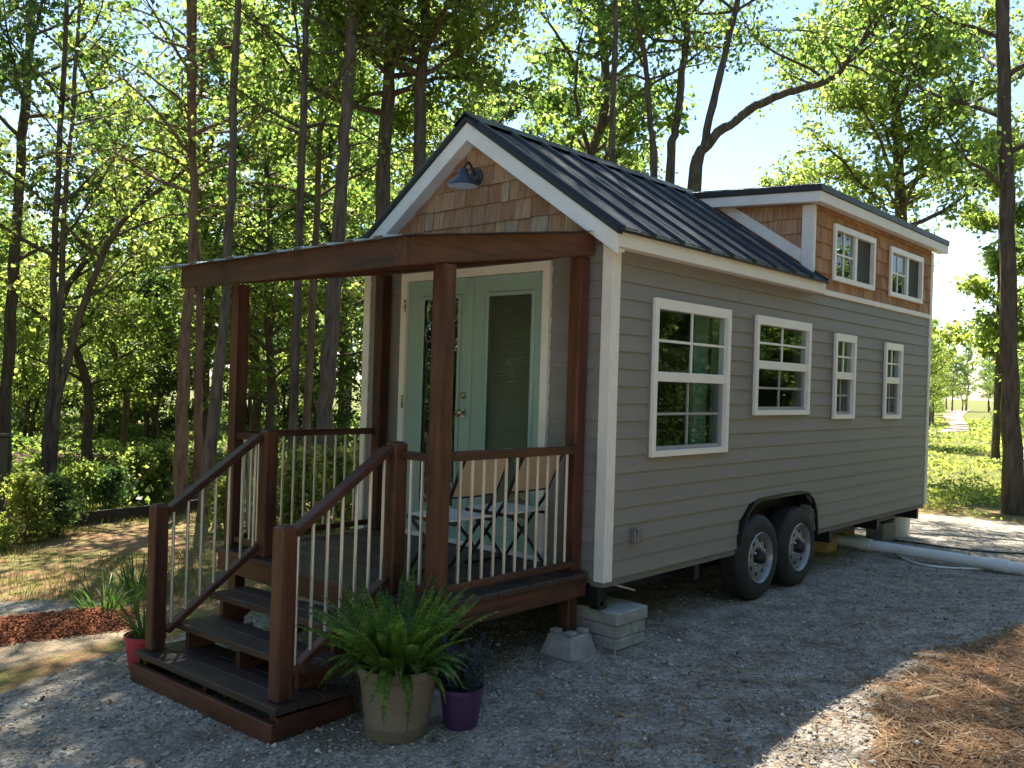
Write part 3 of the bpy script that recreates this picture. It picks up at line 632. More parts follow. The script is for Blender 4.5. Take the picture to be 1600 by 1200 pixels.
for (xa, za), (xb, zb) in zip(arc[:-1], arc[1:]):
    nx_, nz_ = (zb - za), -(xb - xa); l = math.hypot(nx_, nz_); nx_, nz_ = -nx_ / l * 0.016, -nz_ / l * 0.016
    mb.quadbox([(xa, -0.040, za), (xb, -0.040, zb), (xb, 0.12, zb), (xa, 0.12, za), (xa + nx_, -0.040, za + nz_), (xb + nx_, -0.040, zb + nz_), (xb + nx_, 0.12, zb + nz_), (xa + nx_, 0.12, za + nz_)])
add('fender', mb, STEEL, house)
def wheel(cx, yo, side):
    c = (cx, yo, 0.338); s = side
    prof = [(0.20, 0.02), (0.215, 0.0), (0.255, -0.006), (0.29, 0.0), (0.318, 0.014), (0.334, 0.034), (0.338, 0.06), (0.338, 0.15), (0.334, 0.176), (0.30, 0.205), (0.22, 0.21), (0.20, 0.19)]
    t = add('wheel', MB().lathe([(r, h * s) for r, h in prof], c, 48, axis=1, caps=False), RUBBER, house, smooth=True)
    mb = MB()
    for k in range(44):
        for off, hh in ((0.064, 0.03), (0.105, 0.03), (0.146, 0.03)):
            a = 2 * math.pi * (k + (0.5 if off == 0.105 else 0)) / 44; ca, sa = math.cos(a), math.sin(a); p = Vector((cx + sa * 0.3385, yo + off * s, 0.338 + ca * 0.3385)); mb.bar(p - Vector((ca, 0, -sa)) * 0.017, p + Vector((ca, 0, -sa)) * 0.017, 0.032, 0.008, up=(sa, 0, ca))
    add('tread_block', mb, RUBBER, t)
    add('rim', MB().lathe([(h2, d * s) for h2, d in ((0.206, 0.004), (0.200, -0.004), (0.192, 0.006), (0.186, 0.03), (0.178, 0.05), (0.165, 0.055), (0.150, 0.036), (0.115, 0.022), (0.075, 0.026), (0.066, 0.04), (0.062, 0.05))], c, 40, axis=1, caps=False), RIM, t, smooth=True)
    hub = MB().lathe([(0.052, 0.055 * s), (0.050, -0.01 * s), (0.040, -0.028 * s), (0.012, -0.034 * s)], c, 20, axis=1); add('hub_cap', hub, STEEL, t, smooth=True)
    for k in range(8):
        a = 2 * math.pi * k / 8 + 0.2; add('rim_slot', MB().lathe([(0.016, 0.029 * s), (0.016, 0.0225 * s), (0.013, 0.0222 * s)], (cx + 0.134 * math.sin(a), yo, 0.338 + 0.134 * math.cos(a)), 10, axis=1), STEEL, t)
    for k in range(6):
        a = 2 * math.pi * k / 6; add('lug_nut', MB().lathe([(0.010, 0.03 * s), (0.010, 0.008 * s), (0.006, 0.004 * s)], (cx + 0.085 * math.sin(a), yo, 0.338 + 0.085 * math.cos(a)), 6, axis=1), GALV, t)
for cx in (2.045, 2.765): wheel(cx, -0.05, 1); wheel(cx, W + 0.05, -1)
BOXGREY = surf('grey_box_metal', (0.16, 0.16, 0.165), (0.22, 0.22, 0.225), nscale=20, rough=0.4, metal=0.3, bump=0.05)
eb = bx('electrical_box', (0.262, 0.330, -0.060, -0.015, 0.655, 0.745), BOXGREY, house, bevel=0.006)
add('cover', MB().box(0.268, 0.324, -0.078, -0.0605, 0.662, 0.738).box(0.255, 0.337, -0.074, -0.0605, 0.740, 0.750), BOXGREY, eb, bevel=0.004)

# ------------------------------------------------------------------ the porch
porch = thing('porch', (-0.72, 1.17, 0.30), 'dark red stained wooden porch with steps, metal balusters and flat roof frame', 'porch')
DZ = 0.487
n = 10; bw = (1.405 - 0.035) / n
for i in range(n): bx('deck_board', (-1.405 + i * bw, -1.405 + (i + 1) * bw - 0.006, 0.085, 2.255, DZ - 0.034, DZ), DECK, porch, bevel=0.004)
bx('rim_joist', (-1.385, -0.035, 0.100, 0.138, 0.336, DZ - 0.0345), WX, porch); bx('rim_joist', (-1.385, -0.035, 2.200, 2.238, 0.336, DZ - 0.0345), WX, porch)
bx('rim_joist', (-1.390, -1.352, 0.1385, 2.1995, 0.336, DZ - 0.0345), WY, porch); bx('rim_joist', (-0.075, -0.037, 0.1385, 2.1995, 0.336, DZ - 0.0345), WY, porch)
for yy in (0.55, 0.95, 1.35, 1.75): bx('joist', (-1.351, -0.0755, yy, yy + 0.038, 0.336, DZ - 0.0345), WX, porch)
def rtop(x): return 2.39 + 0.16 * (x + 1.61)
PX = {'front': (-1.340, -1.250), 'back': (-0.122, -0.034)}
for key, ys in (('front', (0.100, 0.190)), ('front', (2.150, 2.240)), ('back', (0.150, 0.240)), ('back', (2.110, 2.200))):
    xa, xb = PX[key]; z1 = rtop(xa) - 0.146
    bx('post', (xa, xb, ys[0], ys[1], DZ + 0.0005, z1), WZ, porch, bevel=0.006, seg=2)
for (xa, xb, ya, yb) in ((-0.16, -0.07, 0.14, 0.225), (-1.33, -1.25, 0.142, 0.23), (-1.33, -1.25, 2.10, 2.19), (-0.16, -0.07, 2.1, 2.19)): bx('support_post', (xa, xb, ya, yb, gz(xa, ya) + 0.12, DZ - 0.035), WZ, porch)
def rafter(ya, yb, nm='rafter'):
    x0, x1 = -1.572, -0.050
    add(nm, MB().quadbox([(x0, ya, rtop(x0) - 0.145), (x1, ya, rtop(x1) - 0.145), (x1, yb, rtop(x1) - 0.145), (x0, yb, rtop(x0) - 0.145), (x0, ya, rtop(x0)), (x1, ya, rtop(x1)), (x1, yb, rtop(x1)), (x0, yb, rtop(x0))]), WX, porch, bevel=0.004)
rafter(0.105, 0.185); rafter(2.13, 2.20); rafter(0.85, 0.89); rafter(1.50, 1.54)
add('rafter', MB().box(-1.612, -1.5735, 0.1045, 0.185, 2.246, 2.391), WX, porch, bevel=0.004)
bx('header_beam', (-1.612, -1.573, 0.1855, 2.430, 2.245, 2.390), WY, porch, bevel=0.004)
bx('ledger', (-0.049, -0.028, 0.25, 2.10, 2.50, 2.625), WY, porch)
# ribbed metal sheet
mb = MB(); prof = []; y = 0.06
while y < 2.50:
    prof += [(y, 0.0), (y + 0.150, 0.0), (y + 0.165, 0.012), (y + 0.225, 0.012), (y + 0.240, 0.0)]; y += 0.24
xs = (-1.665, -0.030); m_ = len(prof)
for x in xs:
    for yy, h in prof: mb.v.append((x, yy, rtop(x) + 0.006 + h))
    for yy, h in prof: mb.v.append((x, yy, rtop(x) + 0.003 + h))
for j in range(m_ - 1):
    mb.f += [(j, j + 1, 2 * m_ + j + 1, 2 * m_ + j), (m_ + j, 3 * m_ + j, 3 * m_ + j + 1, m_ + j + 1), (j, m_ + j, m_ + j + 1, j + 1), (2 * m_ + j, 2 * m_ + j + 1, 3 * m_ + j + 1, 3 * m_ + j)]
add('roof_sheet', mb, surf('weathered_roof_sheet', (0.30, 0.34, 0.38), (0.42, 0.46, 0.50), nscale=6, rough=0.4, metal=0.5, bump=0.03), porch)
# rails and balusters round the deck
def baluster(x, y, z0, z1): add('baluster', MB().tube([(x, y, z0), (x, y, z1)], 0.0095, 8), BALU, porch, smooth=True)
bx('top_rail', (-1.2495, -0.1225, 0.122, 0.165, 1.236, 1.286), WX, porch); bx('bottom_rail', (-1.2495, -0.1225, 0.122, 0.162, 0.528, 0.568), WX, porch)
for i in range(11): baluster(-1.138 + i * 0.0922, 0.142, 0.5685, 1.2355)
bx('top_rail', (-1.2495, -0.1225, 2.165, 2.208, 1.238, 1.284), WX, porch); bx('bottom_rail', (-1.2495, -0.1225, 2.165, 2.205, 0.528, 0.568), WX, porch)
for i in range(12): baluster(-1.20 + i * 0.0915, 2.186, 0.5685, 1.2375)
# newel posts
def newel(name, xa, ya, z0, z1, w=0.090):
    o = bx(name, (xa, xa + w, ya, ya + w, z0, z1), WZ, porch, bevel=0.010, seg=2)
    add('post_cap', MB().quadbox([(xa + 0.012, ya + 0.012, z1 + 0.0002), (xa + w - 0.012, ya + 0.012, z1 + 0.0002), (xa + w - 0.012, ya + w - 0.012, z1 + 0.0002), (xa + 0.012, ya + w - 0.012, z1 + 0.0002), (xa + 0.02, ya + 0.02, z1 + 0.008), (xa + w - 0.02, ya + 0.02, z1 + 0.008), (xa + w - 0.02, ya + w - 0.02, z1 + 0.008), (xa + 0.02, ya + w - 0.02, z1 + 0.008)]), WZ, o)
newel('newel_post', -1.362, 0.424, DZ + 0.0005, 1.318); newel('newel_post', -1.362, 1.706, DZ + 0.0005, 1.306)
for ya, yb in ((0.1905, 0.4235), (1.7965, 2.1495)):
    bx('top_rail', (-1.325, -1.285, ya, yb, 1.232, 1.276), WY, porch); bx('bottom_rail', (-1.325, -1.285, ya, yb, 0.528, 0.566), WY, porch)
for yy in (0.262, 0.355, 1.885, 1.975, 2.065): baluster(-1.306, yy, 0.5665, 1.2315)
# the steps sink a little to the far side with the ground
def sh(y): return -0.036 * (y - 0.45)
def sbox(name, x0, x1, y0, y1, z0, z1, mat, **k):
    return add(name, MB().quadbox([(x0, y0, z0 + sh(y0)), (x1, y0, z0 + sh(y0)), (x1, y1, z0 + sh(y1)), (x0, y1, z0 + sh(y1)), (x0, y0, z1 + sh(y0)), (x1, y0, z1 + sh(y0)), (x1, y1, z1 + sh(y1)), (x0, y1, z1 + sh(y1))]), mat, porch, bevel=k.get('bevel', 0.004))
sbox('tread', -2.092, -1.955, 0.400, 1.915, 0.012, 0.050, DECK); sbox('tread', -1.949, -1.812, 0.400, 1.915, 0.012, 0.050, DECK); sbox('tread', -1.806, -1.69, 0.400, 1.915, 0.012, 0.050, DECK)
sbox('step_skirt', -2.110, -2.072, 0.405, 1.925, -0.128, -0.026, WY); sbox('step_skirt', -2.0715, -1.60, 0.405, 0.443, -0.128, -0.002, WX); sbox('step_skirt', -2.0715, -1.60, 1.887, 1.925, -0.128, -0.002, WX)
for yy in (0.46, 1.12, 1.83): sbox('step_block', -2.06, -1.70, yy, yy + 0.04, -0.06, 0.0115, WX)
sbox('tread', -1.885, -1.752, 0.470, 1.835, 0.158, 0.196, DECK); sbox('tread', -1.746, -1.615, 0.470, 1.835, 0.158, 0.196, DECK)
sbox('tread', -1.655, -1.525, 0.470, 1.835, 0.304, 0.342, DECK); sbox('tread', -1.519, -1.392, 0.470, 1.835, 0.304, 0.342, DECK)
for yy in (0.55, 1.12, 1.70):
    p = [(-1.86, yy, 0.0515 + sh(yy)), (-1.86, yy, 0.157 + sh(yy)), (-1.64, yy, 0.157 + sh(yy)), (-1.64, yy, 0.303 + sh(yy)), (-1.392, yy, 0.303 + sh(yy)), (-1.392, yy, 0.20), (-1.69, yy, 0.0515 + sh(yy))]
    add('stringer', MB().prism(p, (0, 0.04, 0)), WX, porch)
newel('newel_post', -2.050, 0.447, 0.0505, 0.918); newel('newel_post', -2.050, 1.790, 0.0505 + sh(1.79), 0.870)
def stair_rail(y, a, b, lo_a, lo_b, xs_, w=0.05):
    up = (0, 0, 1)
    add('handrail', MB().bar((a[0], y, a[1]), (b[0], y, b[1]), 0.075, 0.042), WX, porch, bevel=0.005)
    add('lower_rail', MB().bar((lo_a[0], y, lo_a[1]), (lo_b[0], y, lo_b[1]), 0.060, 0.040), WX, porch, bevel=0.005)
    for x in xs_:
        t = (x - a[0]) / (b[0] - a[0]); zt = a[1] + t * (b[1] - a[1]) - 0.024; t = (x - lo_a[0]) / (lo_b[0] - lo_a[0]); zb = lo_a[1] + t * (lo_b[1] - lo_a[1]) + 0.022
        baluster(x, y, zb, zt)
stair_rail(0.484, (-1.962, 0.880), (-1.364, 1.286), (-1.962, 0.170), (-1.364, 0.560), [-1.932 + 0.0905 * i for i in range(6)] + [-1.389])
stair_rail(1.790, (-1.962, 0.845), (-1.364, 1.272), (-1.962, 0.115), (-1.364, 0.555), [-1.932 + 0.0905 * i for i in range(6)] + [-1.389])

# concrete under the corner
def pier(name, cx, cy, w0, w1, h, label):
    z0 = gz(cx, cy) - 0.01; a, b = w0 / 2, w1 / 2; t = thing(name, (cx, cy, z0), label, 'pier')
    add('block', MB().quadbox([(cx - a, cy - a, z0), (cx + a, cy - a, z0), (cx + a, cy + a, z0), (cx - a, cy + a, z0), (cx - b, cy - b, z0 + h), (cx + b, cy - b, z0 + h), (cx + b, cy + b, z0 + h), (cx - b, cy + b, z0 + h)]), CONC, t, bevel=0.008)
    for sx, sy in ((1, 1), (1, -1), (-1, 1), (-1, -1)): add('corner_lug', MB().box(cx + sx * b * 0.62 - 0.03, cx + sx * b * 0.62 + 0.03, cy + sy * b * 0.62 - 0.03, cy + sy * b * 0.62 + 0.03, z0 + h + 0.0005, z0 + h + 0.028), CONC, t, bevel=0.006)
pier('concrete_pier', -0.150, 0.135, 0.27, 0.19, 0.135, 'tapered concrete pier block under the porch post beside the block stack')
pier('concrete_pier', -1.29, 0.186, 0.27, 0.19, 0.115, 'tapered concrete pier block hidden behind the fern planter')
pier('concrete_pier', -1.29, 2.145, 0.27, 0.19, 0.115, 'tapered concrete pier block under the porch beside the red pot')
stk = thing('block_stack', (0.22, 0.10, 0.0), 'stack of grey concrete blocks under the front corner of the house', 'blocks')
z = 0.0
for row, hh in enumerate((0.075, 0.083, 0.086)):
    if row == 1: bl_ = [(0.052, 0.212, -0.085, 0.30), (0.216, 0.372, -0.085, 0.30)]
    elif row == 0: bl_ = [(0.050, 0.370, -0.085, 0.10), (0.050, 0.370, 0.104, 0.30)]
    else: bl_ = [(0.042, 0.384, -0.095, 0.305)]
    for a, b, c, d in bl_: bx('concrete_block', (a, b, c, d, z + 0.0015, z + hh), CONC, stk, bevel=0.010)
    z += hh
cb2 = bx('concrete_block', (-1.72, -1.52, 1.20, 1.40, gz(-1.6, 1.3) - 0.01, gz(-1.6, 1.3) + 0.19), CONC, None, bevel=0.01); tag(cb2, 'loose grey concrete block on gravel underneath the wooden steps', 'block')
jb = add('jack_handle', MB().bar((0.12, -0.02, 0.40), (0.30, -0.03, 0.345), 0.03, 0.012), GALV, house)

# ------------------------------------------------------------------ lamp on the gable
lp = thing('wall_lamp', (-0.02, 1.209, 3.10), 'dark gooseneck barn lamp hanging on the cedar gable', 'lamp')
add('backplate', MB().lathe([(0.062, -0.024), (0.062, -0.036), (0.050, -0.048), (0.02, -0.052)], (0, 1.205, 3.140), 24, axis=0), LAMPGREY, lp, smooth=True)
cs = Vector(at(723, 291, 0, -0.205)) + Vector((0, 0, 0.098)); pth = []
for k in range(15):
    t = k / 14; a = math.pi * t; q_ = Vector((-0.05, 1.205, 3.150)).lerp(cs + Vector((0, 0, 0.03)), t); pth.append((q_.x, q_.y, q_.z + 0.060 * math.sin(a)))
add('arm', MB().tube(pth, 0.010, 10), LAMPGREY, lp, smooth=True)
tilt = Matrix.Identity(3)
def tilted(prof, n=32):
    mb = MB().lathe(prof, (0, 0, 0), n, axis=2, caps=False); mb.v = [tuple(cs + tilt @ Vector(p)) for p in mb.v]; return mb
add('shade', tilted([(0.022, 0.03), (0.034, 0.02), (0.042, -0.01), (0.052, -0.03), (0.105, -0.075), (0.112, -0.098), (0.108, -0.098), (0.100, -0.076)]), LAMPGREY, lp, smooth=True)
add('reflector', tilted([(0.0995, -0.0762), (0.1075, -0.0975), (0.07, -0.0990), (0.001, -0.1000)]), WHITE, lp, smooth=True, label='white disc closing the lamp shade')

# ------------------------------------------------------------------ folding chairs
def chair(cx, label):
    t = thing('folding_chair', (cx, 0.57, DZ), label, 'chair', 'folding sling chairs on the porch')
    zs = 0.853; y_b, y_f = 0.375, 0.755; hw = 0.185
    for s in (-1, 1):
        x = cx + s * hw
        add('leg', MB().tube([(x, 0.236, 1.275), (x, 0.30, 1.16), (x, 0.40, 0.94), (x, 0.60, 0.68), (x, 0.74, DZ + 0.012)], 0.011, 8), STEEL, t, smooth=True)
        x2 = cx + s * (hw - 0.026)
        add('leg', MB().tube([(x2, y_f + 0.01, zs - 0.005), (x2, 0.56, 0.70), (x2, 0.36, DZ + 0.012)], 0.011, 8), STEEL, t, smooth=True)
        add('seat_rail', MB().tube([(x2, y_b - 0.02, zs - 0.012), (x2, y_f + 0.02, zs - 0.012)], 0.011, 8), STEEL, t, smooth=True)
    add('foot_bar', MB().tube([(cx - hw, 0.74, DZ + 0.012), (cx + hw, 0.74, DZ + 0.012)], 0.010, 8), STEEL, t, smooth=True)
    add('foot_bar', MB().tube([(cx - hw + 0.026, 0.36, DZ + 0.012), (cx + hw - 0.026, 0.36, DZ + 0.012)], 0.010, 8), STEEL, t, smooth=True)
    add('seat', MB().box(cx - hw + 0.015, cx + hw - 0.015, y_b, y_f, zs + 0.0005, zs + 0.012), SEATW, t, bevel=0.004)
    # sling back: sags a little between the rails
    mb = MB(); nu, nv = 8, 8; prof = [(0.232 + 0.135 * v / nv, 1.285 - 0.29 * v / nv) for v in range(nv + 1)]
    for side in (0, 1):
        for v, (yy, zz) in enumerate(prof):
            for u in range(nu + 1): mb.v.append((cx - hw + 2 * hw * u / nu, yy + 0.018 * math.sin(math.pi * u / nu) + 0.004 * side, zz - 0.010 * math.sin(math.pi * u / nu) * (1 if v == 0 else 0.6)))
    k = (nu + 1) * (nv + 1)
    for v in range(nv):
        for u in range(nu):
            a = v * (nu + 1) + u; mb.f += [(a, a + 1, a + nu + 2, a + nu + 1), (k + a, k + a + nu + 1, k + a + nu + 2, k + a + 1)]
    bk = add('backrest', mb, SLING, t, smooth=True)
    for v in (1.35, nv - 0.05):
        f = v / nv; add('seam_bar', MB().tube([(cx - hw + 2 * hw * u / nu, 0.232 + 0.135 * f + 0.018 * math.sin(math.pi * u / nu) - 0.004, 1.285 - 0.29 * f - 0.008 * math.sin(math.pi * u / nu)) for u in range(nu + 1)], 0.0055, 6), STEEL, bk)
chair(-0.80, 'black framed folding chair with beige sling back, nearer the steps'); chair(-0.30, 'black framed folding chair with beige sling back, against the house wall')

# ------------------------------------------------------------------ pots and plants
def leaf_strip(curve, width, n):       # flat ribbon along a curve, returns verts, faces
    V, Fq = [], []
    for i in range(n + 1):
        t = i / n; p = curve(t); w = width(t); s = Vector((0, 1, 0)); V += [p - s * w, p + Vector((0, 0, -w * 0.35)), p + s * w]
    for i in range(n): b = 3 * i; Fq += [(b, b + 1, b + 4, b + 3), (b + 1, b + 2, b + 5, b + 4)]
    return V, Fq
def frond_mesh(seed, length, droop):
    r = random.Random(seed); V, Fq = [], []; n = 34
    def cv(t): return Vector((length * (t * 0.9 + 0.1 * t * t) * (1 - 0.25 * droop * t), 0.0, length * (0.75 * t - droop * t * t)))
    for i in range(1, n + 1):
        t = i / n; p = cv(t); d = (cv(min(1, t + 0.02)) - cv(t - 0.02)).normalized(); ln = 0.034 * math.sin(math.pi * min(1, t * 0.92 + 0.12)) ** 0.7 * (length / 0.5) + 0.006
        for s in (-1, 1):
            side = Vector((0, s, 0)); up = d.cross(side).normalized() * s; tip = p + side * ln + d * ln * 0.35 + Vector((0, 0, -0.3 * ln + r.uniform(-0.01, 0.006))); hwid = d * 0.0062 * (length / 0.5)
            b = len(V); V += [p - hwid, p + side * ln * 0.5 - hwid * 1.1 + d * ln * 0.12 + Vector((0, 0, 0.004)), tip, p + side * ln * 0.5 + hwid * 1.3 + d * ln * 0.2 + Vector((0, 0, 0.002)), p + hwid]
            Fq.append((b, b + 1, b + 2, b + 3)); Fq.append((b, b + 3, b + 4, b + 4)) if False else Fq.append((b, b + 3, b + 4))
    b = len(V)
    for i in range(n + 1): t = i / n; p = cv(t); V += [p - Vector((0, 0.002, 0)), p + Vector((0, 0.002, 0.002))]
    for i in range(n): k = b + 2 * i; Fq.append((k, k + 1, k + 3, k + 2))
    me = bpy.data.meshes.new('frond'); me.from_pydata([tuple(v) for v in V], [], Fq); me.materials.append(FERN); return me
def put(name, me, parent, loc, rot, scale=1.0):
    o = bpy.data.objects.new(name, me); link(o); o.parent = parent; o.location = Vector(loc) - ORG[parent.name]; o.rotation_euler = rot; o.scale = (scale,) * 3; return o
pc = (-1.605, 0.065); pz = gz(*pc) - 0.004
pf = thing('potted_fern', (pc[0], pc[1], pz), 'large bushy fern in a tan planter beside the porch steps', 'potted plant')
add('pot', MB().lathe([(0.150, 0.0), (0.158, 0.012), (0.160, 0.05), (0.164, 0.055), (0.166, 0.075), (0.163, 0.082), (0.192, 0.300), (0.204, 0.308), (0.207, 0.345), (0.200, 0.350), (0.188, 0.344), (0.184, 0.30)], (pc[0], pc[1], pz), 44), TERRA, pf, smooth=True)
add('soil', MB().lathe([(0.183, 0.302), (0.12, 0.312), (0.002, 0.318)], (pc[0], pc[1], pz), 24, caps=False), SOIL, pf)
FM = [frond_mesh(s, ln, dr) for s, ln, dr in ((1, 0.50, 0.35), (2, 0.46, 0.70), (3, 0.52, 0.95), (4, 0.42, 0.20), (5, 0.48, 1.25))]
rf = random.Random(3)
for i in range(190):
    az = rf.uniform(0, 2 * math.pi); k = rf.choice((0, 0, 0, 0, 1, 1, 2, 3, 3, 3, 3, 4)); lift = {0: rf.uniform(-0.55, -0.1), 1: rf.uniform(-0.35, 0.15), 2: rf.uniform(-0.25, 0.2), 3: rf.uniform(-0.85, -0.35), 4: rf.uniform(-0.1, 0.25)}[k]
    rr = rf.uniform(0.02, 0.13) if k != 4 else rf.uniform(0.10, 0.16)
    put('frond', FM[k], pf, (pc[0] + rr * math.cos(az), pc[1] + rr * math.sin(az), pz + 0.315), (rf.uniform(-0.4, 0.4), lift, az), rf.uniform(0.5, 0.88) * (1.18 if k in (0, 3) else 1.0))
uc = (-1.335, -0.115); uz = gz(*uc) - 0.004
pu = thing('potted_sage', (uc[0], uc[1], uz), 'dark leafy plant with small violet blooms in a purple pot', 'potted plant')
add('pot', MB().lathe([(0.082, 0.0), (0.086, 0.006), (0.108, 0.175), (0.114, 0.180), (0.115, 0.205), (0.108, 0.206), (0.104, 0.17)], (uc[0], uc[1], uz), 36), PURPLE, pu, smooth=True)
add('soil', MB().lathe([(0.103, 0.172), (0.05, 0.178), (0.002, 0.18)], (uc[0], uc[1], uz), 20, caps=False), SOIL, pu)
def spike_mesh(seed, h):
    r = random.Random(seed); V, Fq = [], []
    for i in range(46):
        t = (i + 0.5) / 46; z_ = h * t; a = i * 2.4; ln = 0.042 * (1 - 0.72 * t) + 0.006; d = Vector((math.cos(a), math.sin(a), 0.5 + 0.5 * t)).normalized(); s = Vector((-math.sin(a), math.cos(a), 0)); p = Vector((0.02 * t * t, 0, z_)); b = len(V)
        V += [p, p + d * ln * 0.5 + s * ln * 0.22, p + d * ln, p + d * ln * 0.5 - s * ln * 0.22]; Fq.append((b, b + 1, b + 2, b + 3))
    b = len(V); V += [Vector((-0.002, 0, 0)), Vector((0.002, 0, 0)), Vector((0.022, 0, h)), Vector((0.018, 0, h))]; Fq.append((b, b + 1, b + 2, b + 3))
    me = bpy.data.meshes.new('stem'); me.from_pydata([tuple(v) for v in V], [], Fq); me.materials.append(SAGE); return me
SM = [spike_mesh(s, h) for s, h in ((1, 0.34), (2, 0.28), (3, 0.22))]
for i in range(46):
    az = rf.uniform(0, 6.283); rr = 0.085 * math.sqrt(rf.random()); put('stem', SM[i % 3], pu, (uc[0] + rr * math.cos(az), uc[1] + rr * math.sin(az), uz + 0.172), (rf.uniform(-0.25, 0.25) + 0.5 * math.sin(az) * -rr / 0.085, 0.55 * rr / 0.085 * math.cos(az) + rf.uniform(-0.2, 0.2), rf.uniform(0, 6.28)), rf.uniform(0.75, 1.08))
rcp = G(222, 1054); rc = (rcp[0] + 0.06, rcp[1] + 0.10); rz0 = gz(*rc) - 0.004
pr = thing('potted_lily', (rc[0], rc[1], rz0), 'strap-leaved green plant in a red pot beside the bottom step', 'potted plant')
add('pot', MB().lathe([(0.085, 0.0), (0.09, 0.006), (0.118, 0.19), (0.126, 0.194), (0.127, 0.222), (0.120, 0.223), (0.114, 0.19)], (rc[0], rc[1], rz0), 36), REDPOT, pr, smooth=True)
add('soil', MB().lathe([(0.113, 0.19), (0.05, 0.195), (0.002, 0.2)], (rc[0], rc[1], rz0), 20, caps=False), SOIL, pr)
def blade_mesh(ln, bend, w):
    V, Fq = leaf_strip(lambda t: Vector((ln * (0.25 * t + bend * t * t), 0, ln * (t - 0.62 * bend * t * t * 1.3))), lambda t: w * (1 - t) ** 0.6 * (0.5 + min(1, t * 5) * 0.5) + 0.0004, 8)
    me = bpy.data.meshes.new('leaf_blade'); me.from_pydata([tuple(v) for v in V], [], Fq); me.materials.append(LILY); return me
BLM = [blade_mesh(*a) for a in ((0.50, 0.35, 0.014), (0.54, 0.6, 0.014), (0.44, 0.15, 0.013), (0.46, 0.5, 0.015))]
for i in range(48):
    az = rf.uniform(0, 6.283); rr = 0.07 * math.sqrt(rf.random()); put('leaf_blade', BLM[i % 4], pr, (rc[0] + rr * math.cos(az), rc[1] + rr * math.sin(az), rz0 + 0.19), (rf.uniform(-0.2, 0.2), rf.uniform(-0.15, 0.3), az), rf.uniform(0.5, 0.8))
# second clump growing in the ground behind the steps
for px_, py_, lab, nb in ((165, 955, 'clump of strap-leaved lilies growing in the grass left of the red pot', 80), (215, 925, 'clump of strap-leaved lilies growing behind the bottom newel post', 80)):
    c0 = G(px_, py_); pl = thing('lily_clump', tuple(c0), lab, 'plant')
    for i in range(nb):
        az = rf.uniform(0, 6.283); rr = 0.22 * math.sqrt(rf.random()); put('leaf_blade', BLM[i % 4], pl, (c0[0] + rr * math.cos(az), c0[1] + rr * math.sin(az), c0[2] - 0.01), (rf.uniform(-0.2, 0.2), rf.uniform(-0.1, 0.3), az), rf.uniform(0.5, 0.85))

# ------------------------------------------------------------------ pipe, hose, cable, bucket, blocks at the back
pp = thing('drain_pipe', (5.08, -0.6, 0.0), 'white plastic drain pipe lying on gravel from under the house', 'pipe')
Z6 = lambda x, y, r: gz(x, y) + r
P1_, P2_ = Vector(at(1300, 842, 2, 0.085)), Vector(at(1640, 896, 2, gz(5, -1.4) + 0.058)); dp_ = (P2_ - P1_).normalized()
add('tube', MB().tube([P1_ - dp_ * 0.5, P1_, P2_, P2_ + dp_ * 1.8], 0.055, 20), PVC, pp, smooth=True)
for f_ in (0.30, 1.62): add('coupling', MB().tube([P1_ + dp_ * f_, P1_ + dp_ * (f_ + 0.13)], 0.064, 20), PVC, pp, smooth=True)
hp = [G(*q) for q in ((1372, 848), (1390, 860), (1412, 874), (1440, 884), (1480, 889), (1530, 891), (1580, 893), (1640, 897))]
def smooth_path(P, n=6):
    P = [np.array(p, float) for p in P]; out = []
    for i in range(len(P) - 1):
        p0, p1, p2, p3 = P[max(i - 1, 0)], P[i], P[i + 1], P[min(i + 2, len(P) - 1)]
        for k in range(n): t = k / n; out.append(0.5 * (2 * p1 + (p2 - p0) * t + (2 * p0 - 5 * p1 + 4 * p2 - p3) * t * t + (3 * p1 - p0 - 3 * p2 + p3) * t ** 3))
    return out + [P[-1]]
o = add('garden_hose', MB().tube([(p[0], p[1], gz(p[0], p[1]) + 0.012) for p in smooth_path(hp)], 0.011, 8), PVC, None, smooth=True); tag(o, 'thin white hose curving over gravel in front of the drain pipe', 'hose')
kp = [G(*q) for q in ((1395, 845), (1430, 849), (1470, 855), (1520, 861), (1570, 865), (1640, 868))]
o = add('power_cable', MB().tube([(p[0], p[1], gz(p[0], p[1]) + 0.009) for p in smooth_path(kp)], 0.009, 8), PLASTIC_BLK, None, smooth=True); tag(o, 'black cable lying on gravel behind the white drain pipe', 'cable')
bk_ = thing('bucket', (6.33, 0.36, 0.0), 'white plastic bucket standing under the rear end of the house', 'bucket')
add('body', MB().lathe([(0.135, 0.0), (0.138, 0.01), (0.152, 0.33), (0.160, 0.332), (0.162, 0.372), (0.153, 0.374), (0.148, 0.33), (0.134, 0.02)], (6.33, 0.36, gz(6.33, 0.36)), 36), PVC, bk_, smooth=True)
o = add('round_lid', MB().lathe([(0.17, 0.0), (0.172, 0.02), (0.16, 0.028), (0.002, 0.032)], (5.93, 0.42, gz(5.9, 0.42) + 0.216), 28), PLASTIC_BLK, None, smooth=True); tag(o, 'black round lid resting on a block under the house rear', 'lid')
o = bx('concrete_block', (5.73, 6.13, 0.30, 0.50, 0.0, 0.205), CONC, None, bevel=0.01); tag(o, 'grey concrete block under the house rear carrying a black lid', 'block')
wp = G(1297, 866); o = bx('lumber_block', (wp[0] - 0.02, wp[0] + 0.22, wp[1] + 0.02, wp[1] + 0.20, 0.002, 0.14), LUMBER, None); tag(o, 'short raw lumber block propping the drain pipe behind the wheels', 'lumber')
o = bx('lumber_block', (5.40, 5.72, 0.62, 0.74, 0.002, 0.235), LUMBER, None); tag(o, 'raw lumber offcut lying under the floor towards the bucket', 'lumber')

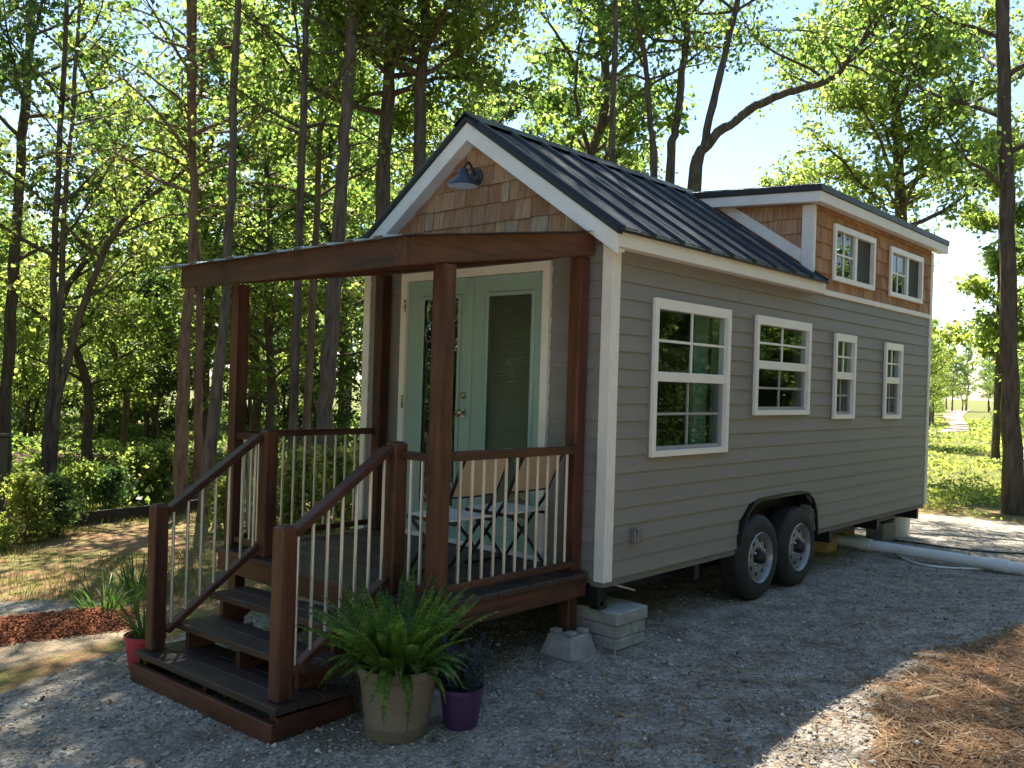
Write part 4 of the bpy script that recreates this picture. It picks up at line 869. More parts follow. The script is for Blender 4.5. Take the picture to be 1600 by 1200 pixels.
# ------------------------------------------------------------------ trees
def leaf_quads(P, S, rg, up=0.55, fold=0.10, wid=0.36):
    n = len(P); N = rg.normal(size=(n, 3)); N[:, 2] = N[:, 2] + up * np.sign(rg.random(n) - 0.15); N /= np.linalg.norm(N, axis=1, keepdims=True)
    T = rg.normal(size=(n, 3)); T[:, 2] -= 0.35; T -= N * (T * N).sum(1, keepdims=True); T /= np.linalg.norm(T, axis=1, keepdims=True) + 1e-9
    B = np.cross(N, T); S = S[:, None]
    V = np.stack([P - T * S * 0.5, P + B * S * wid + N * S * fold, P + T * S * 0.5, P - B * S * wid + N * S * fold], 1).reshape(-1, 3)
    return V, np.arange(4 * n).reshape(-1, 4)
def tube_np(P, R, n, Vs, Fs, cnt):
    P = np.asarray(P, float); m = len(P); D = np.gradient(P, axis=0); D /= np.linalg.norm(D, axis=1, keepdims=True) + 1e-9
    ref = np.array([1.0, 0.17, 0.05]) if abs(D[0][2]) > 0.7 else np.array([0.0, 0.1, 1.0])
    A = np.cross(D, ref); A /= np.linalg.norm(A, axis=1, keepdims=True) + 1e-9; B = np.cross(A, D); t = np.linspace(0, 2 * np.pi, n, endpoint=False)
    R = np.asarray(R, float)[:, None, None]; V = P[:, None, :] + R * (A[:, None, :] * np.cos(t)[None, :, None] + B[:, None, :] * np.sin(t)[None, :, None])
    k = np.arange(n); i = np.arange(m - 1)[:, None] * n; F_ = np.stack([i + k, i + (k + 1) % n, i + n + (k + 1) % n, i + n + k], -1).reshape(-1, 4) + cnt
    Vs.append(V.reshape(-1, 3)); Fs.append(F_); return cnt + m * n
def make_tree(seed, stems, cb, n_br, br_len, n_sub, per, leaf, leafm, bark, spread=0.14, up=0.35, top_taper=0.35, sides=9, low_prof=0.55):
    "stems: list of (points, base radius); returns trunk mesh and crown mesh in local coordinates"
    rg = np.random.default_rng(seed); Vs, Fs, cnt = [], [], 0; LP = []
    for pts, r0 in stems:
        P = np.array(smooth_path(pts, 5)); m = len(P); s = np.linspace(0, 1, m); P[1:-1] += rg.normal(size=(m - 2, 3)) * r0 * 0.10
        R = r0 * (1 - (1 - top_taper) * s); R *= 1 + 0.35 * np.exp(-s * m / 2.2) * (pts[0][2] < 0.3); R *= 1 + 0.05 * rg.normal(size=m)
        cnt = tube_np(P, R, sides, Vs, Fs, cnt); Lh = P[-1] - P[0]
        nb = max(3, int(n_br / len(stems)))
        for i in range(nb):
            f = cb + (1 - cb) * ((i + rg.random()) / nb); k = min(m - 1, int(f * (m - 1))); p = P[k]; az = i * 2.399 + rg.random() * 0.9
            g = (f - cb) / (1 - cb + 1e-6); prof = (low_prof + (1 - low_prof) * math.sin(math.pi * min(1, g * 0.8 + 0.2))) * (1.0 - 0.45 * g * g); Lb = br_len * prof * rg.uniform(0.65, 1.2)
            d = np.array([math.cos(az), math.sin(az), up + 0.5 * g + rg.uniform(-0.15, 0.2)]); d /= np.linalg.norm(d)
            q = [p]; dd = d.copy(); nseg = 6
            for j in range(nseg): dd = dd + rg.normal(size=3) * 0.16 + np.array([0, 0, 0.03 - 0.05 * j / nseg]); dd /= np.linalg.norm(dd); q.append(q[-1] + dd * Lb / nseg)
            q = np.array(q); rb = min(R[k] * 0.55, 0.012 + 0.016 * Lb); cnt = tube_np(q, rb * np.linspace(1, 0.25, nseg + 1), 5, Vs, Fs, cnt)
            for j in range(n_sub):
                u = 0.22 + 0.8 * (j + rg.random()) / n_sub; u = min(u, 0.999); kk = u * nseg; a = int(kk); b0 = q[a] + (q[a + 1] - q[a]) * (kk - a)
                sd = (q[a + 1] - q[a]); sd = sd / np.linalg.norm(sd) * 0.7 + rg.normal(size=3) * 0.75; sd[2] = sd[2] * 0.6 + 0.05; sd /= np.linalg.norm(sd); Ls = Lb * 0.34 * rg.uniform(0.5, 1.5)
                w = [b0]; de = sd.copy()
                for _ in range(3): de = de + rg.normal(size=3) * 0.25; de /= np.linalg.norm(de); w.append(w[-1] + de * Ls / 3)
                w = np.array(w); cnt = tube_np(w, rb * 0.32 * np.linspace(1, 0.3, 4), 4, Vs, Fs, cnt)
                nl = int(per * rg.uniform(0.4, 1.6)); tt = rg.uniform(0.1, 3.0, nl); ia = np.minimum(tt.astype(int), 2); base = w[ia] + (w[ia + 1] - w[ia]) * (tt - ia)[:, None]
                LP.append(base + rg.normal(size=(nl, 3)) * np.array([spread, spread, spread * 0.7]))
    tm = fast_mesh('trunk', np.concatenate(Vs), np.concatenate(Fs)); tm.materials.append(bark); tm.polygons.foreach_set('use_smooth', [True] * len(tm.polygons))
    P = np.concatenate(LP); S = leaf * np.clip(rg.lognormal(-0.05, 0.32, len(P)), 0.45, 1.9); V, Qd = leaf_quads(P, S, rg); cm = fast_mesh('crown', V, Qd); cm.materials.append(leafm)
    return tm, cm
NLEAF = [0]
def plant_tree(name, loc, meshes, label, cat='tree', group=None, rz=0.0, sc=1.0):
    r = thing(name, loc, label, cat, group); r.rotation_euler = (0, 0, rz); r.scale = (sc, sc, sc * 1.0)
    for nm, me in zip(('trunk', 'crown'), meshes):
        o = bpy.data.objects.new(nm, me); link(o); o.parent = r
    NLEAF[0] += len(meshes[1].polygons); return r
def px_path(t, pts, base=None):
    P = [at_dist(a, b, t) for a, b in pts]; P0 = P[0].copy(); g = G(*pts[0]) if base is None else None
    P[0][2] = gz(P[0][0], P[0][1]) - 0.06; return P
def hero(name, seed, t, stems, label, cb=0.3, n_br=22, br_len=2.2, n_sub=8, per=30, leaf=0.092, lm=None, bark=None, cat='tree', **k):
    st = [(px_path(t, s), r) for s, r in stems]; o = st[0][0][0].copy(); o[2] += 0.06
    for P, r in st:
        for p in P: p -= o
    plant_tree(name, tuple(o), make_tree(seed, st, cb, n_br, br_len, n_sub, per * 1.9, leaf * 0.86, lm or LEAF_A, bark or BARK, **k), label, cat)
hero('tree', 101, 13.5, [([(2, 790), (8, 650), (20, 450), (32, 250), (45, 90), (55, -80), (62, -330)], 0.104)], 'straight dark trunk tree rising behind the grey utility box', cb=0.36, n_br=24, lm=LEAF_C, per=34)
hero('tree', 102, 12.6, [([(72, 775), (72, 690), (82, 560), (86, 400), (95, 200), (105, 0), (112, -200)], 0.068), ([(76, 775), (88, 640), (94, 480), (102, 300), (118, 120), (130, -120)], 0.058), ([(66, 775), (80, 685), (100, 585), (135, 462), (175, 372), (215, 322), (264, 286), (330, 230)], 0.065)], 'many-stemmed tree with one stem leaning out over the lawn', cb=0.42, n_br=30, lm=LEAF_B, leaf=0.085, per=11)
hero('pine_tree', 103, 11.8, [([(283, 790), (284, 640), (291, 500), (299, 440), (303, 330), (300, 180), (304, 0), (306, -300), (310, -780)], 0.085)], 'reddish pine trunk standing on the lawn left of the porch post', cb=0.5, n_br=26, bark=BARK2, per=4, br_len=1.6, lm=LEAF_C)
hero('pine_tree', 104, 12.1, [([(308, 790), (310, 620), (311, 450), (303, 300), (296, 120), (292, -250), (290, -700)], 0.062)], 'slimmer reddish pine trunk close beside the thicker one on the lawn', cb=0.5, n_br=22, bark=BARK2, per=4, br_len=1.6)
hero('tree', 105, 10.8, [([(318, 820), (335, 640), (349, 520), (354, 420), (362, 280), (366, 120), (375, -100), (380, -600), (385, -1200)], 0.075)], 'blackish leaning trunk between the pines and the porch post', cb=0.8, n_br=36, lm=LEAF_A, per=56, br_len=3.1)
hero('tree', 106, 11.0, [([(454, 820), (460, 600), (467, 400), (473, 200), (480, 0), (484, -250), (488, -600)], 0.065)], 'slim grey trunk seen through the far porch railing', cb=0.5, n_br=24, br_len=1.9, lm=LEAF_B, per=5)
hero('tree', 107, 14.2, [([(477, 795), (482, 600), (492, 400), (498, 250), (505, 100), (512, -120)], 0.074)], 'brown trunk just behind the slim grey one past the railing', cb=0.5, n_br=22, lm=LEAF_A, per=24)
hero('tree', 108, 11.2, [([(496, 835), (508, 640), (522, 450), (532, 300), (543, 150), (552, 0), (557, -200), (563, -520), (568, -900)], 0.112)], 'tall rough grey trunk rising beside the porch roof edge', cb=0.76, n_br=34, br_len=2.5, lm=LEAF_A, per=52)
hero('tree', 109, 12.5, [([(590, 800), (598, 330), (606, 150), (616, 0), (622, -250), (628, -600)], 0.123)], 'thickest trunk standing behind the gable peak on the porch side', cb=0.38, n_br=40, br_len=2.8, lm=LEAF_A, per=48)
hero('tree', 110, 12.2, [([(652, 800), (655, 250), (660, 100), (665, 0), (668, -300), (672, -500)], 0.100)], 'slender straight trunk next to the thickest one behind the gable', cb=0.34, n_br=36, br_len=2.4, lm=LEAF_B, per=40)
hero('tree', 111, 15.0, [([(1025, 800), (1022, 285), (1016, 190), (1010, 110), (1000, 40), (990, -60)], 0.070)], 'thin pale trunk behind the metal roof', cb=0.50, n_br=14, br_len=1.9, n_sub=4, per=26, lm=LEAF_A)
hero('tree', 112, 15.6, [([(1038, 800), (1046, 285), (1056, 200), (1068, 90), (1077, 0), (1086, -300), (1092, -900)], 0.090)], 'straight dark trunk behind the metal roof', cb=0.52, n_br=30, br_len=3.0, n_sub=5, per=34, lm=LEAF_C)
hero('tree', 113, 14.6, [([(1068, 800), (1080, 300), (1098, 235), (1118, 145), (1140, 50), (1160, -60), (1180, -400), (1200, -800)], 0.084)], 'forked dark tree whose one fork climbs straight behind the roof', cb=0.60, n_br=26, br_len=3.0, n_sub=5, per=36, lm=LEAF_A)
hero('tree', 114, 14.5, [([(1078, 800), (1086, 300), (1106, 226), (1150, 188), (1200, 156), (1250, 139), (1300, 122), (1332, 84), (1380, 20), (1420, -60)], 0.097)], 'dark trunk bending into one long limb arching over the dormer', cb=0.62, n_br=15, br_len=1.9, n_sub=5, per=30, lm=LEAF_A, top_taper=0.3)
hero('tree', 115, 17.5, [([(1412, 780), (1410, 400), (1404, 250), (1398, 100), (1392, -60), (1388, -240)], 0.130)], 'bushy yellow-green tree crowding up behind the dormer end', cb=0.22, n_br=54, br_len=2.6, n_sub=7, per=64, lm=LEAF_B, leaf=0.10)
hero('tree', 116, 12.75, [([(1586, 806), (1578, 600), (1572, 300), (1566, 0), (1561, -300), (1558, -500)], 0.142)], 'big straight grey trunk at the edge of the field past the pipe', cb=0.40, n_br=22, br_len=2.2, n_sub=5, per=28, lm=LEAF_A)
hero('tree', 117, 24.0, [([(1556, 690), (1560, 560), (1563, 400), (1566, 200)], 0.100)], 'slim trunk in the field just behind the big grey trunk', cb=0.35, n_br=20, br_len=1.3, per=36, lm=LEAF_B, leaf=0.15)
hero('tree', 118, 13.0, [([(948, 800), (956, 265), (958, 150), (962, 0), (966, -500), (970, -1150)], 0.059)], 'slim dark trunk close behind the ridge of the metal roof', cb=0.77, n_br=40, br_len=2.6, n_sub=6, per=40, lm=LEAF_C)
# prototypes for the wood round the clearing
def proto(seed, h, r, cb, n_br, br, n_sub, per, leaf, lm, bark=None, multi=1, **k):
    rg = np.random.default_rng(seed); st = []
    for s in range(multi):
        a = rg.uniform(0, 6.28); P = [np.array([0.12 * s * math.cos(a), 0.12 * s * math.sin(a), -0.08])]
        for j in range(1, 6): P.append(np.array([rg.normal() * 0.12 * j * h / 12 + (0.35 * j / 5 * math.cos(a) * h / 5 if multi > 1 else 0), rg.normal() * 0.12 * j * h / 12 + (0.35 * j / 5 * math.sin(a) * h / 5 if multi > 1 else 0), h * 0.92 * j / 5]))
        st.append((P, r))
    return make_tree(seed, st, cb, n_br, br, n_sub, per, leaf, lm, bark or BARK, **k)
PR = {'a': proto(1, 14, 0.16, 0.22, 44, 3.0, 7, 50, 0.118, LEAF_A), 'b': proto(2, 11.5, 0.12, 0.18, 40, 2.6, 7, 50, 0.11, LEAF_B), 'c': proto(3, 13, 0.15, 0.25, 42, 2.9, 7, 50, 0.118, LEAF_C), 'd': proto(4, 15.5, 0.17, 0.30, 40, 3.2, 7, 50, 0.12, LEAF_A)}
UN = {'u': proto(11, 5.0, 0.05, 0.08, 36, 1.5, 6, 50, 0.078, LEAF_B, multi=2), 'v': proto(12, 4.0, 0.045, 0.06, 36, 1.5, 6, 50, 0.078, LEAF_C, multi=3), 'w': proto(13, 6.2, 0.06, 0.10, 38, 1.7, 6, 50, 0.085, LEAF_A, multi=2)}
SHR = {'s': proto(21, 1.05, 0.012, 0.02, 30, 0.42, 5, 22, 0.056, WEED, multi=3, spread=0.07), 't': proto(22, 0.8, 0.012, 0.02, 30, 0.42, 5, 22, 0.05, LEAF_B, multi=3, spread=0.06), 'k': proto(23, 0.95, 0.012, 0.02, 30, 0.42, 5, 22, 0.056, LEAF_C, multi=3, spread=0.07)}
rt = random.Random(77)
placed = []
for px_, t_, k_, sc_, lab_ in ((1216, 31, 'b', 0.84, 'rounded tree whose crown just clears the dormer roof'), (1655, 24, 'b', 0.82, 'leafy yellow-green tree right of the slim trunk in the field'), (1560, 62, 'a', 0.62, 'broad tree standing beside the pale dirt road')):
    q_ = at_dist(px_, 600, t_); placed.append((q_[0], q_[1])); plant_tree('tree', (q_[0], q_[1], gz(q_[0], q_[1]) - 0.02), PR[k_], lab_, 'tree', None, px_ * 0.01, sc_)
def try_place(px, t, dmin):
    p = at_dist(px, 600, t); x, y = p[0], p[1]
    if any((x - a) ** 2 + (y - b) ** 2 < dmin * dmin for a, b in placed): return None
    if -2 < x < 9 and -4 < y < 5: return None
    placed.append((x, y)); return x, y
def scatter(n, lo, hi, t0, t1, kinds, protos, dmin, label, group, name='tree', smin=0.85, smax=1.2, ok=lambda p, t: True, cat='tree'):
    c = 0; tries = 0
    while c < n and tries < n * 40:
        tries += 1; px = rt.uniform(lo, hi); t = rt.uniform(t0, t1)
        if not ok(px, t): continue
        q = try_place(px, t, dmin)
        if q is None: continue
        k = rt.choice(kinds); plant_tree(name, (q[0], q[1], gz(*q) - 0.02), protos[k], label[k], cat, group, rt.uniform(0, 6.28), rt.uniform(smin, smax)); c += 1
LT = {'a': 'tall green broadleaf tree in the wood past the lawn', 'b': 'yellow-green tree in the wood past the lawn', 'c': 'dark green tree in the wood past the lawn', 'd': 'tallest green tree in the wood past the lawn'}
scatter(14, -260, 740, 20, 40, 'aabbbc', PR, 3.4, LT, 'trees of the wood behind the lawn', smin=0.6, smax=0.95)
scatter(5, 110, 520, 16.5, 20, 'bba', PR, 1.8, LT, 'trees of the wood behind the lawn', smin=0.6, smax=0.8)
LU = {'u': 'low yellow-green understory tree at the edge of the wood', 'v': 'low dark understory tree at the edge of the wood', 'w': 'young green understory tree at the edge of the wood'}
scatter(24, -200, 640, 16, 32, 'uuuvww', UN, 1.5, LU, 'understory trees at the edge of the wood', name='understory_tree')
LR = {k: v.replace('in the wood past the lawn', 'standing far behind the house roof') for k, v in LT.items()}
scatter(8, 690, 960, 17, 30, 'aabc', PR, 2.8, LR, 'trees far behind the house', smin=0.7, smax=0.95)
scatter(5, 980, 1440, 28, 48, 'bc', PR, 3.0, LR, 'trees far behind the house', smin=0.55, smax=0.8)
LF = {k: v.replace('in the wood past the lawn', 'bordering the far field') for k, v in LT.items()}
scatter(12, 1530, 2100, 20, 70, 'aabbc', PR, 3.0, LF, 'trees bordering the field', smin=0.7, smax=1.0, ok=lambda p, t: p > 1545 + 3400 / t)
scatter(7, 1440, 1462, 45, 80, 'bc', PR, 2.5, LF, 'trees bordering the field', smin=0.45, smax=0.6)
scatter(9, 1436, 1570, 92, 125, 'abc', PR, 2.2, LF, 'trees bordering the field', smin=0.55, smax=0.72)
scatter(22, 900, 2100, 95, 140, 'abcd', PR, 4.5, LF, 'trees bordering the field', smin=0.8, smax=1.1)
LUF = {k: v.replace('at the edge of the wood', 'bordering the far field') for k, v in LU.items()}
scatter(10, 1535, 1900, 18, 45, 'uvw', UN, 2.0, LUF, 'bushy trees bordering the field', name='understory_tree', ok=lambda p, t: p > 1540 + 2300 / t)
scatter(26, 1000, 1900, 84, 110, 'uvw', UN, 2.5, LUF, 'bushy trees bordering the field', name='understory_tree', ok=lambda p, t: not 1474 < p < 1520)
# the wood also closes in behind the photographer
LB = {k: v.replace('in the wood past the lawn', 'across the drive facing the porch and windows') for k, v in LT.items()}
LUB = {k: v.replace('at the edge of the wood', 'across the drive facing the windows') for k, v in LU.items()}
for cnt_, lo_, hi_, r0_, r1_, dm_, kk_, pr_, lb_, nm_, gp_ in ((10, 36, 80, 15, 26, 9, 'abbc', PR, LB, 'tree', 'trees across the drive'), (16, 36, 80, 13, 22, 3, 'uuwv', UN, LUB, 'understory_tree', 'understory trees across the drive'), (34, 75, 330, 13, 26, 8, 'aabcd', PR, LB, 'tree', 'trees across the drive'), (16, 225, 320, 11, 22, 5, 'aacd', PR, LB, 'tree', 'trees across the drive'), (34, 215, 325, 10, 20, 2.2, 'uvvw', UN, LUB, 'understory_tree', 'understory trees across the drive'), (10, 75, 150, 11, 20, 2.2, 'uuw', UN, LUB, 'understory_tree', 'understory trees across the drive')):
    c = tr_ = 0
    while c < cnt_ and tr_ < 4000:
        tr_ += 1; a = math.radians(rt.uniform(lo_, hi_)); r = rt.uniform(r0_, r1_); x, y = CP[0] + r * math.cos(YAW + a), CP[1] + r * math.sin(YAW + a)
        if any((x - u) ** 2 + (y - v) ** 2 < dm_ for u, v in placed) or (x > -1 and y > -8.5): continue
        placed.append((x, y)); k = rt.choice(kk_); plant_tree(nm_, (x, y, gz(x, y)), pr_[k], lb_[k], 'tree', gp_, rt.uniform(0, 6.28), rt.uniform(0.85, 1.1)); c += 1
for n_, x0_, x1_, y0_, y1_, dm_, kk_, pr_, lb_, nm_, gp_ in ((24, 2, 30, -24, -9, 6, 'aacd', PR, LB, 'tree', 'trees across the drive'), (34, 3, 30, -12, -7, 2.0, 'uvvw', UN, LUB, 'understory_tree', 'understory trees across the drive')):
    c = tr_ = 0
    while c < n_ and tr_ < 3000:
        tr_ += 1; x, y = rt.uniform(x0_, x1_), rt.uniform(y0_, y1_)
        if any((x - u) ** 2 + (y - v) ** 2 < dm_ for u, v in placed): continue
        placed.append((x, y)); k = rt.choice(kk_); plant_tree(nm_, (x, y, gz(x, y)), pr_[k], lb_[k], 'tree', gp_, rt.uniform(0, 6.28), rt.uniform(0.85, 1.1)); c += 1
# shrubs along the lawn
for i, (px_, py_, k, s, lab) in enumerate(((42, 848, 's', 0.72, 'leafy bright bush beside the grey utility box'), (90, 838, 'k', 0.7, 'dark small bush right of the leafy bright one'), (128, 800, 't', 0.75, 'low pale bush at the foot of the many-stemmed tree'), (172, 800, 'k', 0.62, 'dark little shrub beside the low black strip'), (215, 785, 't', 0.9, 'wide pale bush behind the low black strip'), (258, 780, 't', 0.95, 'pale bush at the foot of the pines'), (6, 862, 't', 0.35, 'tiny weed at the foot of the utility box'),
        (352, 835, 's', 0.6, 'bright weed clump seen between the stair balusters'), (470, 840, 's', 0.95, 'bright green bush behind the far porch railing'), (532, 825, 's', 0.9, 'bright green bush behind the railing near the house corner'), (410, 830, 't', 0.7, 'yellow-green weed clump behind the top newel post'), (565, 800, 't', 1.1, 'yellow-green bush at the house corner'))):
    p = G(px_, py_); plant_tree('shrub', tuple(p), SHR[k], lab, 'shrub', None, i * 1.3, s)

# ------------------------------------------------------------------ ground cover (nobody could count it)
rg = np.random.default_rng(9)
def stuff(name, me, mat, label): me.materials.append(mat); o = link(bpy.data.objects.new(name, me)); tag(o, label, kind='stuff'); return o
# crushed stone
r_ = 2.2 * np.exp(rg.random(60000) * math.log(13 / 2.2)); th = YAW + rg.uniform(-0.62, 0.62, 60000); X = CP[0] + r_ * np.cos(th); Y = CP[1] + r_ * np.sin(th)
ok = (inpoly(X, Y, GRAV_POLY) | inpoly(X, Y, STRIP_POLY)) & ~(inpoly(X, Y, STRAW_POLY) & (rg.random(len(X)) < 0.85))
X, Y, r_ = X[ok][:30000], Y[ok][:30000], r_[ok][:30000]; n = len(X)
S = rg.uniform(0.004, 0.0115, n) * (1 + (rg.random(n) < 0.06) * 0.9); Z = zg(X, Y)
octv = np.array([(1, 0, 0), (0, 1, 0), (-1, 0, 0), (0, -1, 0), (0, 0, 0.75), (0, 0, -0.6)], float); octf = np.array([(0, 1, 4), (1, 2, 4), (2, 3, 4), (3, 0, 4), (1, 0, 5), (2, 1, 5), (3, 2, 5), (0, 3, 5)])
ang = rg.uniform(0, 6.28, n); V = octv[None] * (1 + rg.uniform(-0.4, 0.4, (n, 6, 1))) * S[:, None, None]; c_, s_ = np.cos(ang)[:, None], np.sin(ang)[:, None]
VX = V[..., 0] * c_ - V[..., 1] * s_; VY = V[..., 0] * s_ + V[..., 1] * c_; V = np.stack([VX + X[:, None], VY + Y[:, None], V[..., 2] + (Z + S * 0.25)[:, None]], -1).reshape(-1, 3)
Fc = (octf[None] + (np.arange(n) * 6)[:, None, None]).reshape(-1, 3)
def stone_mat():
    m, nt, out = newmat('crushed_stone'); b = nn(nt, 'ShaderNodeBsdfPrincipled'); nt.links.new(b.outputs[0], out.inputs[0]); g = nn(nt, 'ShaderNodeNewGeometry')
    r = ramp(nt, [(0, (0.145, 0.131, 0.113)), (0.4, (0.29, 0.264, 0.230)), (0.75, (0.415, 0.38, 0.333)), (0.94, (0.54, 0.49, 0.43)), (1, (0.70, 0.65, 0.58))], g.outputs['Random Per Island']); nt.links.new(r.outputs[0], b.inputs['Base Color']); b.inputs['Roughness'].default_value = 0.85; return m
stuff('gravel', fast_mesh('gravel', V, Fc), stone_mat(), 'loose grey crushed stone covering the drive')
def blades(X, Y, ln, wd, tilt, lie=False, zoff=0.0):
    n = len(X); Z = zg(X, Y) + zoff; az = rg.uniform(0, 6.28, n); d = np.stack([np.cos(az), np.sin(az), np.zeros(n)], 1); sd = np.stack([-np.sin(az), np.cos(az), np.zeros(n)], 1); P = np.stack([X, Y, Z], 1)
    up = np.array([0, 0, 1.0]); tl = rg.uniform(*tilt, n)[:, None]; a = d * np.sin(tl) + up * np.cos(tl); b = d * np.sin(tl * 1.6) + up * np.cos(tl * 1.6); L_ = ln[:, None]; w = wd[:, None]
    V = np.stack([P - sd * w, P + sd * w, P + a * L_ * 0.55 + sd * w * 0.8, P + a * L_ * 0.55 + b * L_ * 0.45, P + a * L_ * 0.55 - sd * w * 0.8], 1)
    i = np.arange(n)[:, None] * 5; return V.reshape(-1, 3), np.concatenate([i + [0, 1, 2, 4]]).reshape(-1, 4), np.concatenate([i + [4, 2, 3]]).reshape(-1, 3)
def blade_mesh_np(name, *a, **k):
    V, Q4, T3 = blades(*a, **k); Fq = np.concatenate([np.concatenate([Q4[:, [0, 1, 2]], Q4[:, [0, 2, 3]]]), T3]); return fast_mesh(name, V, Fq)
# pine straw on the near bank
n = 20000; r_ = 2.0 * np.exp(rg.random(n * 3) * math.log(9 / 2.0)); th = YAW - rg.uniform(-0.05, 0.66, n * 3); X = CP[0] + r_ * np.cos(th); Y = CP[1] + r_ * np.sin(th)
ins = inpoly(X, Y, STRAW_POLY) | ((Y < -0.55 - 0.1 * rg.random(len(X))) & (rg.random(len(X)) < 0.22) & (X > -2.0)); X, Y = X[ins][:n], Y[ins][:n]; n = len(X)
az = rg.uniform(0, 6.28, n); ln = 0.012 + 0.075 * rg.random(n) ** 2.2; w = rg.uniform(0.0010, 0.0026, n) * (1 + 1.6 * (rg.random(n) < 0.06)); d = np.stack([np.cos(az), np.sin(az), rg.normal(size=n) * 0.16], 1); sd = np.stack([-np.sin(az), np.cos(az), rg.normal(size=n) * 0.3], 1)
P = np.stack([X, Y, zg(X, Y) + 0.006 + rg.random(n) * 0.012], 1); V = np.stack([P - d * ln[:, None] - sd * w[:, None], P - d * ln[:, None] + sd * w[:, None], P + d * ln[:, None] + sd * w[:, None] + [0, 0, 0.004], P + d * ln[:, None] - sd * w[:, None] + [0, 0, 0.004]], 1).reshape(-1, 3)
STRAWM = leafmat('dry_straw', [(0, (0.10, 0.055, 0.028)), (0.4, (0.22, 0.135, 0.068)), (0.8, (0.36, 0.24, 0.13)), (1, (0.50, 0.38, 0.23))], trans=0.12, tint=(1, 1, 1), rough=0.7)
stuff('pine_straw', fast_mesh('pine_straw', V, np.arange(4 * n).reshape(-1, 4)), STRAWM, 'dry pine straw and twigs covering the bank beside the drive')
n = 900; r_ = 2.3 * np.exp(rg.random(n) * math.log(11 / 2.3)); th = YAW + rg.uniform(-0.6, 0.6, n); X = CP[0] + r_ * np.cos(th); Y = CP[1] + r_ * np.sin(th); keep = inpoly(X, Y, GRAV_POLY) & ~((X > -1.4) & (X < 6.1) & (Y > 0.08) & (Y < 2.5)) & ~((X > -2.12) & (X < -1.3) & (Y > 0.38) & (Y < 1.95)); X, Y = X[keep], Y[keep]; n = len(X)
V, Qd = leaf_quads(np.stack([X, Y, zg(X, Y) + 0.012], 1), rg.uniform(0.015, 0.05, n), rg, up=3.0); stuff('fallen_leaves', fast_mesh('fallen_leaves', V, Qd), STRAWM, 'dry brown leaves scattered over the gravel')
# thin lawn on the left
n = 120000; X = rg.uniform(-6, 6, n); Y = rg.uniform(2.7, 10.5, n)
pat = np.sin(1.9 * X + 0.8 * Y) + np.sin(2.7 * Y - 1.1 * X + 1.0) + 0.8 * np.sin(5.1 * X + 3.3 * Y) + 0.9 * np.exp(-((Y - 4.9) ** 2) / 0.7) + 1.0 * np.exp(-((Y - 7.6) ** 2) / 0.8) - 1.2 * np.exp(-((Y - 6.2) ** 2) / 0.35); keep = (pat > rg.normal(size=n) * 0.6 + 0.45) & ~inpoly(X, Y, GRAV_POLY) & ~inpoly(X, Y, STRIP_POLY) & ~inpoly(X, Y, CLAY_POLY) & ~inpoly(X, Y, PATH_POLY); X, Y = X[keep][:46000], Y[keep][:46000]
stuff('lawn_grass', blade_mesh_np('lawn_grass', X, Y, rg.uniform(0.03, 0.11, len(X)), rg.uniform(0.0016, 0.0032, len(X)), (0.05, 0.9)), GRASS, 'thin yellowing grass on the clay lawn')
# weeds and grass over the field on the right
n = 90000; r_ = 13.0 * np.exp(rg.random(n) * math.log(75 / 13.0)); th = YAW - rg.uniform(0.33, 0.75, n); X = CP[0] + r_ * np.cos(th); Y = CP[1] + r_ * np.sin(th)
gap = np.sin(0.55 * X + 1.3 * Y) + np.sin(1.1 * Y - 0.35 * X + 2) + 0.6 * np.sin(3.1 * X - 2.2 * Y); hs = 0.05 + 0.28 * np.clip((np.sin(0.9 * X + 0.5 * Y) + np.sin(1.7 * Y - 0.6 * X)) * 0.4 + 0.45, 0, 1) * np.clip((r_ - 13.5) / 4, 0.1, 1) * np.clip((27 - r_) / 6, 0.06, 1); keep = (X > 8.7 + 0.4 * np.sin(3 * Y)) & ~inpoly(X, Y, ROAD_POLY) & (gap > -0.7 + 0.5 * rg.normal(size=len(X))); X, Y, hs, r_ = X[keep], Y[keep], hs[keep], r_[keep]; n = len(X)
P = np.stack([X, Y, zg(X, Y) + hs * rg.random(n) ** 0.6], 1); V, Qd = leaf_quads(P, np.clip(0.018 + 0.0026 * r_, 0.04, 0.22) * rg.uniform(0.6, 1.4, n), rg, up=0.9)
stuff('field_weeds', fast_mesh('field_weeds', V, Qd), WEED, 'bright green weeds covering the field past the house')
# leaf litter and scrub on the forest floor
n = 30000; r_ = 12.5 * np.exp(rg.random(n) * math.log(45 / 12.5)); th = YAW + rg.uniform(0.05, 0.75, n); X = CP[0] + r_ * np.cos(th); Y = CP[1] + r_ * np.sin(th); hs = 0.05 + 0.22 * np.clip(np.sin(0.8 * X) + np.sin(0.7 * Y + 1.2 * X), 0, 1.6)
keep = (Y > 7.9) & ~inpoly(X, Y, PATH_POLY); X, Y, hs, r_ = X[keep], Y[keep], hs[keep], r_[keep]; n = len(X); P = np.stack([X, Y, zg(X, Y) + hs * rg.random(n)], 1); V, Qd = leaf_quads(P, (0.05 + 0.003 * r_) * rg.uniform(0.6, 1.4, n), rg, up=0.8)
stuff('forest_scrub', fast_mesh('forest_scrub', V, Qd), LEAF_A, 'low green scrub over the forest floor')
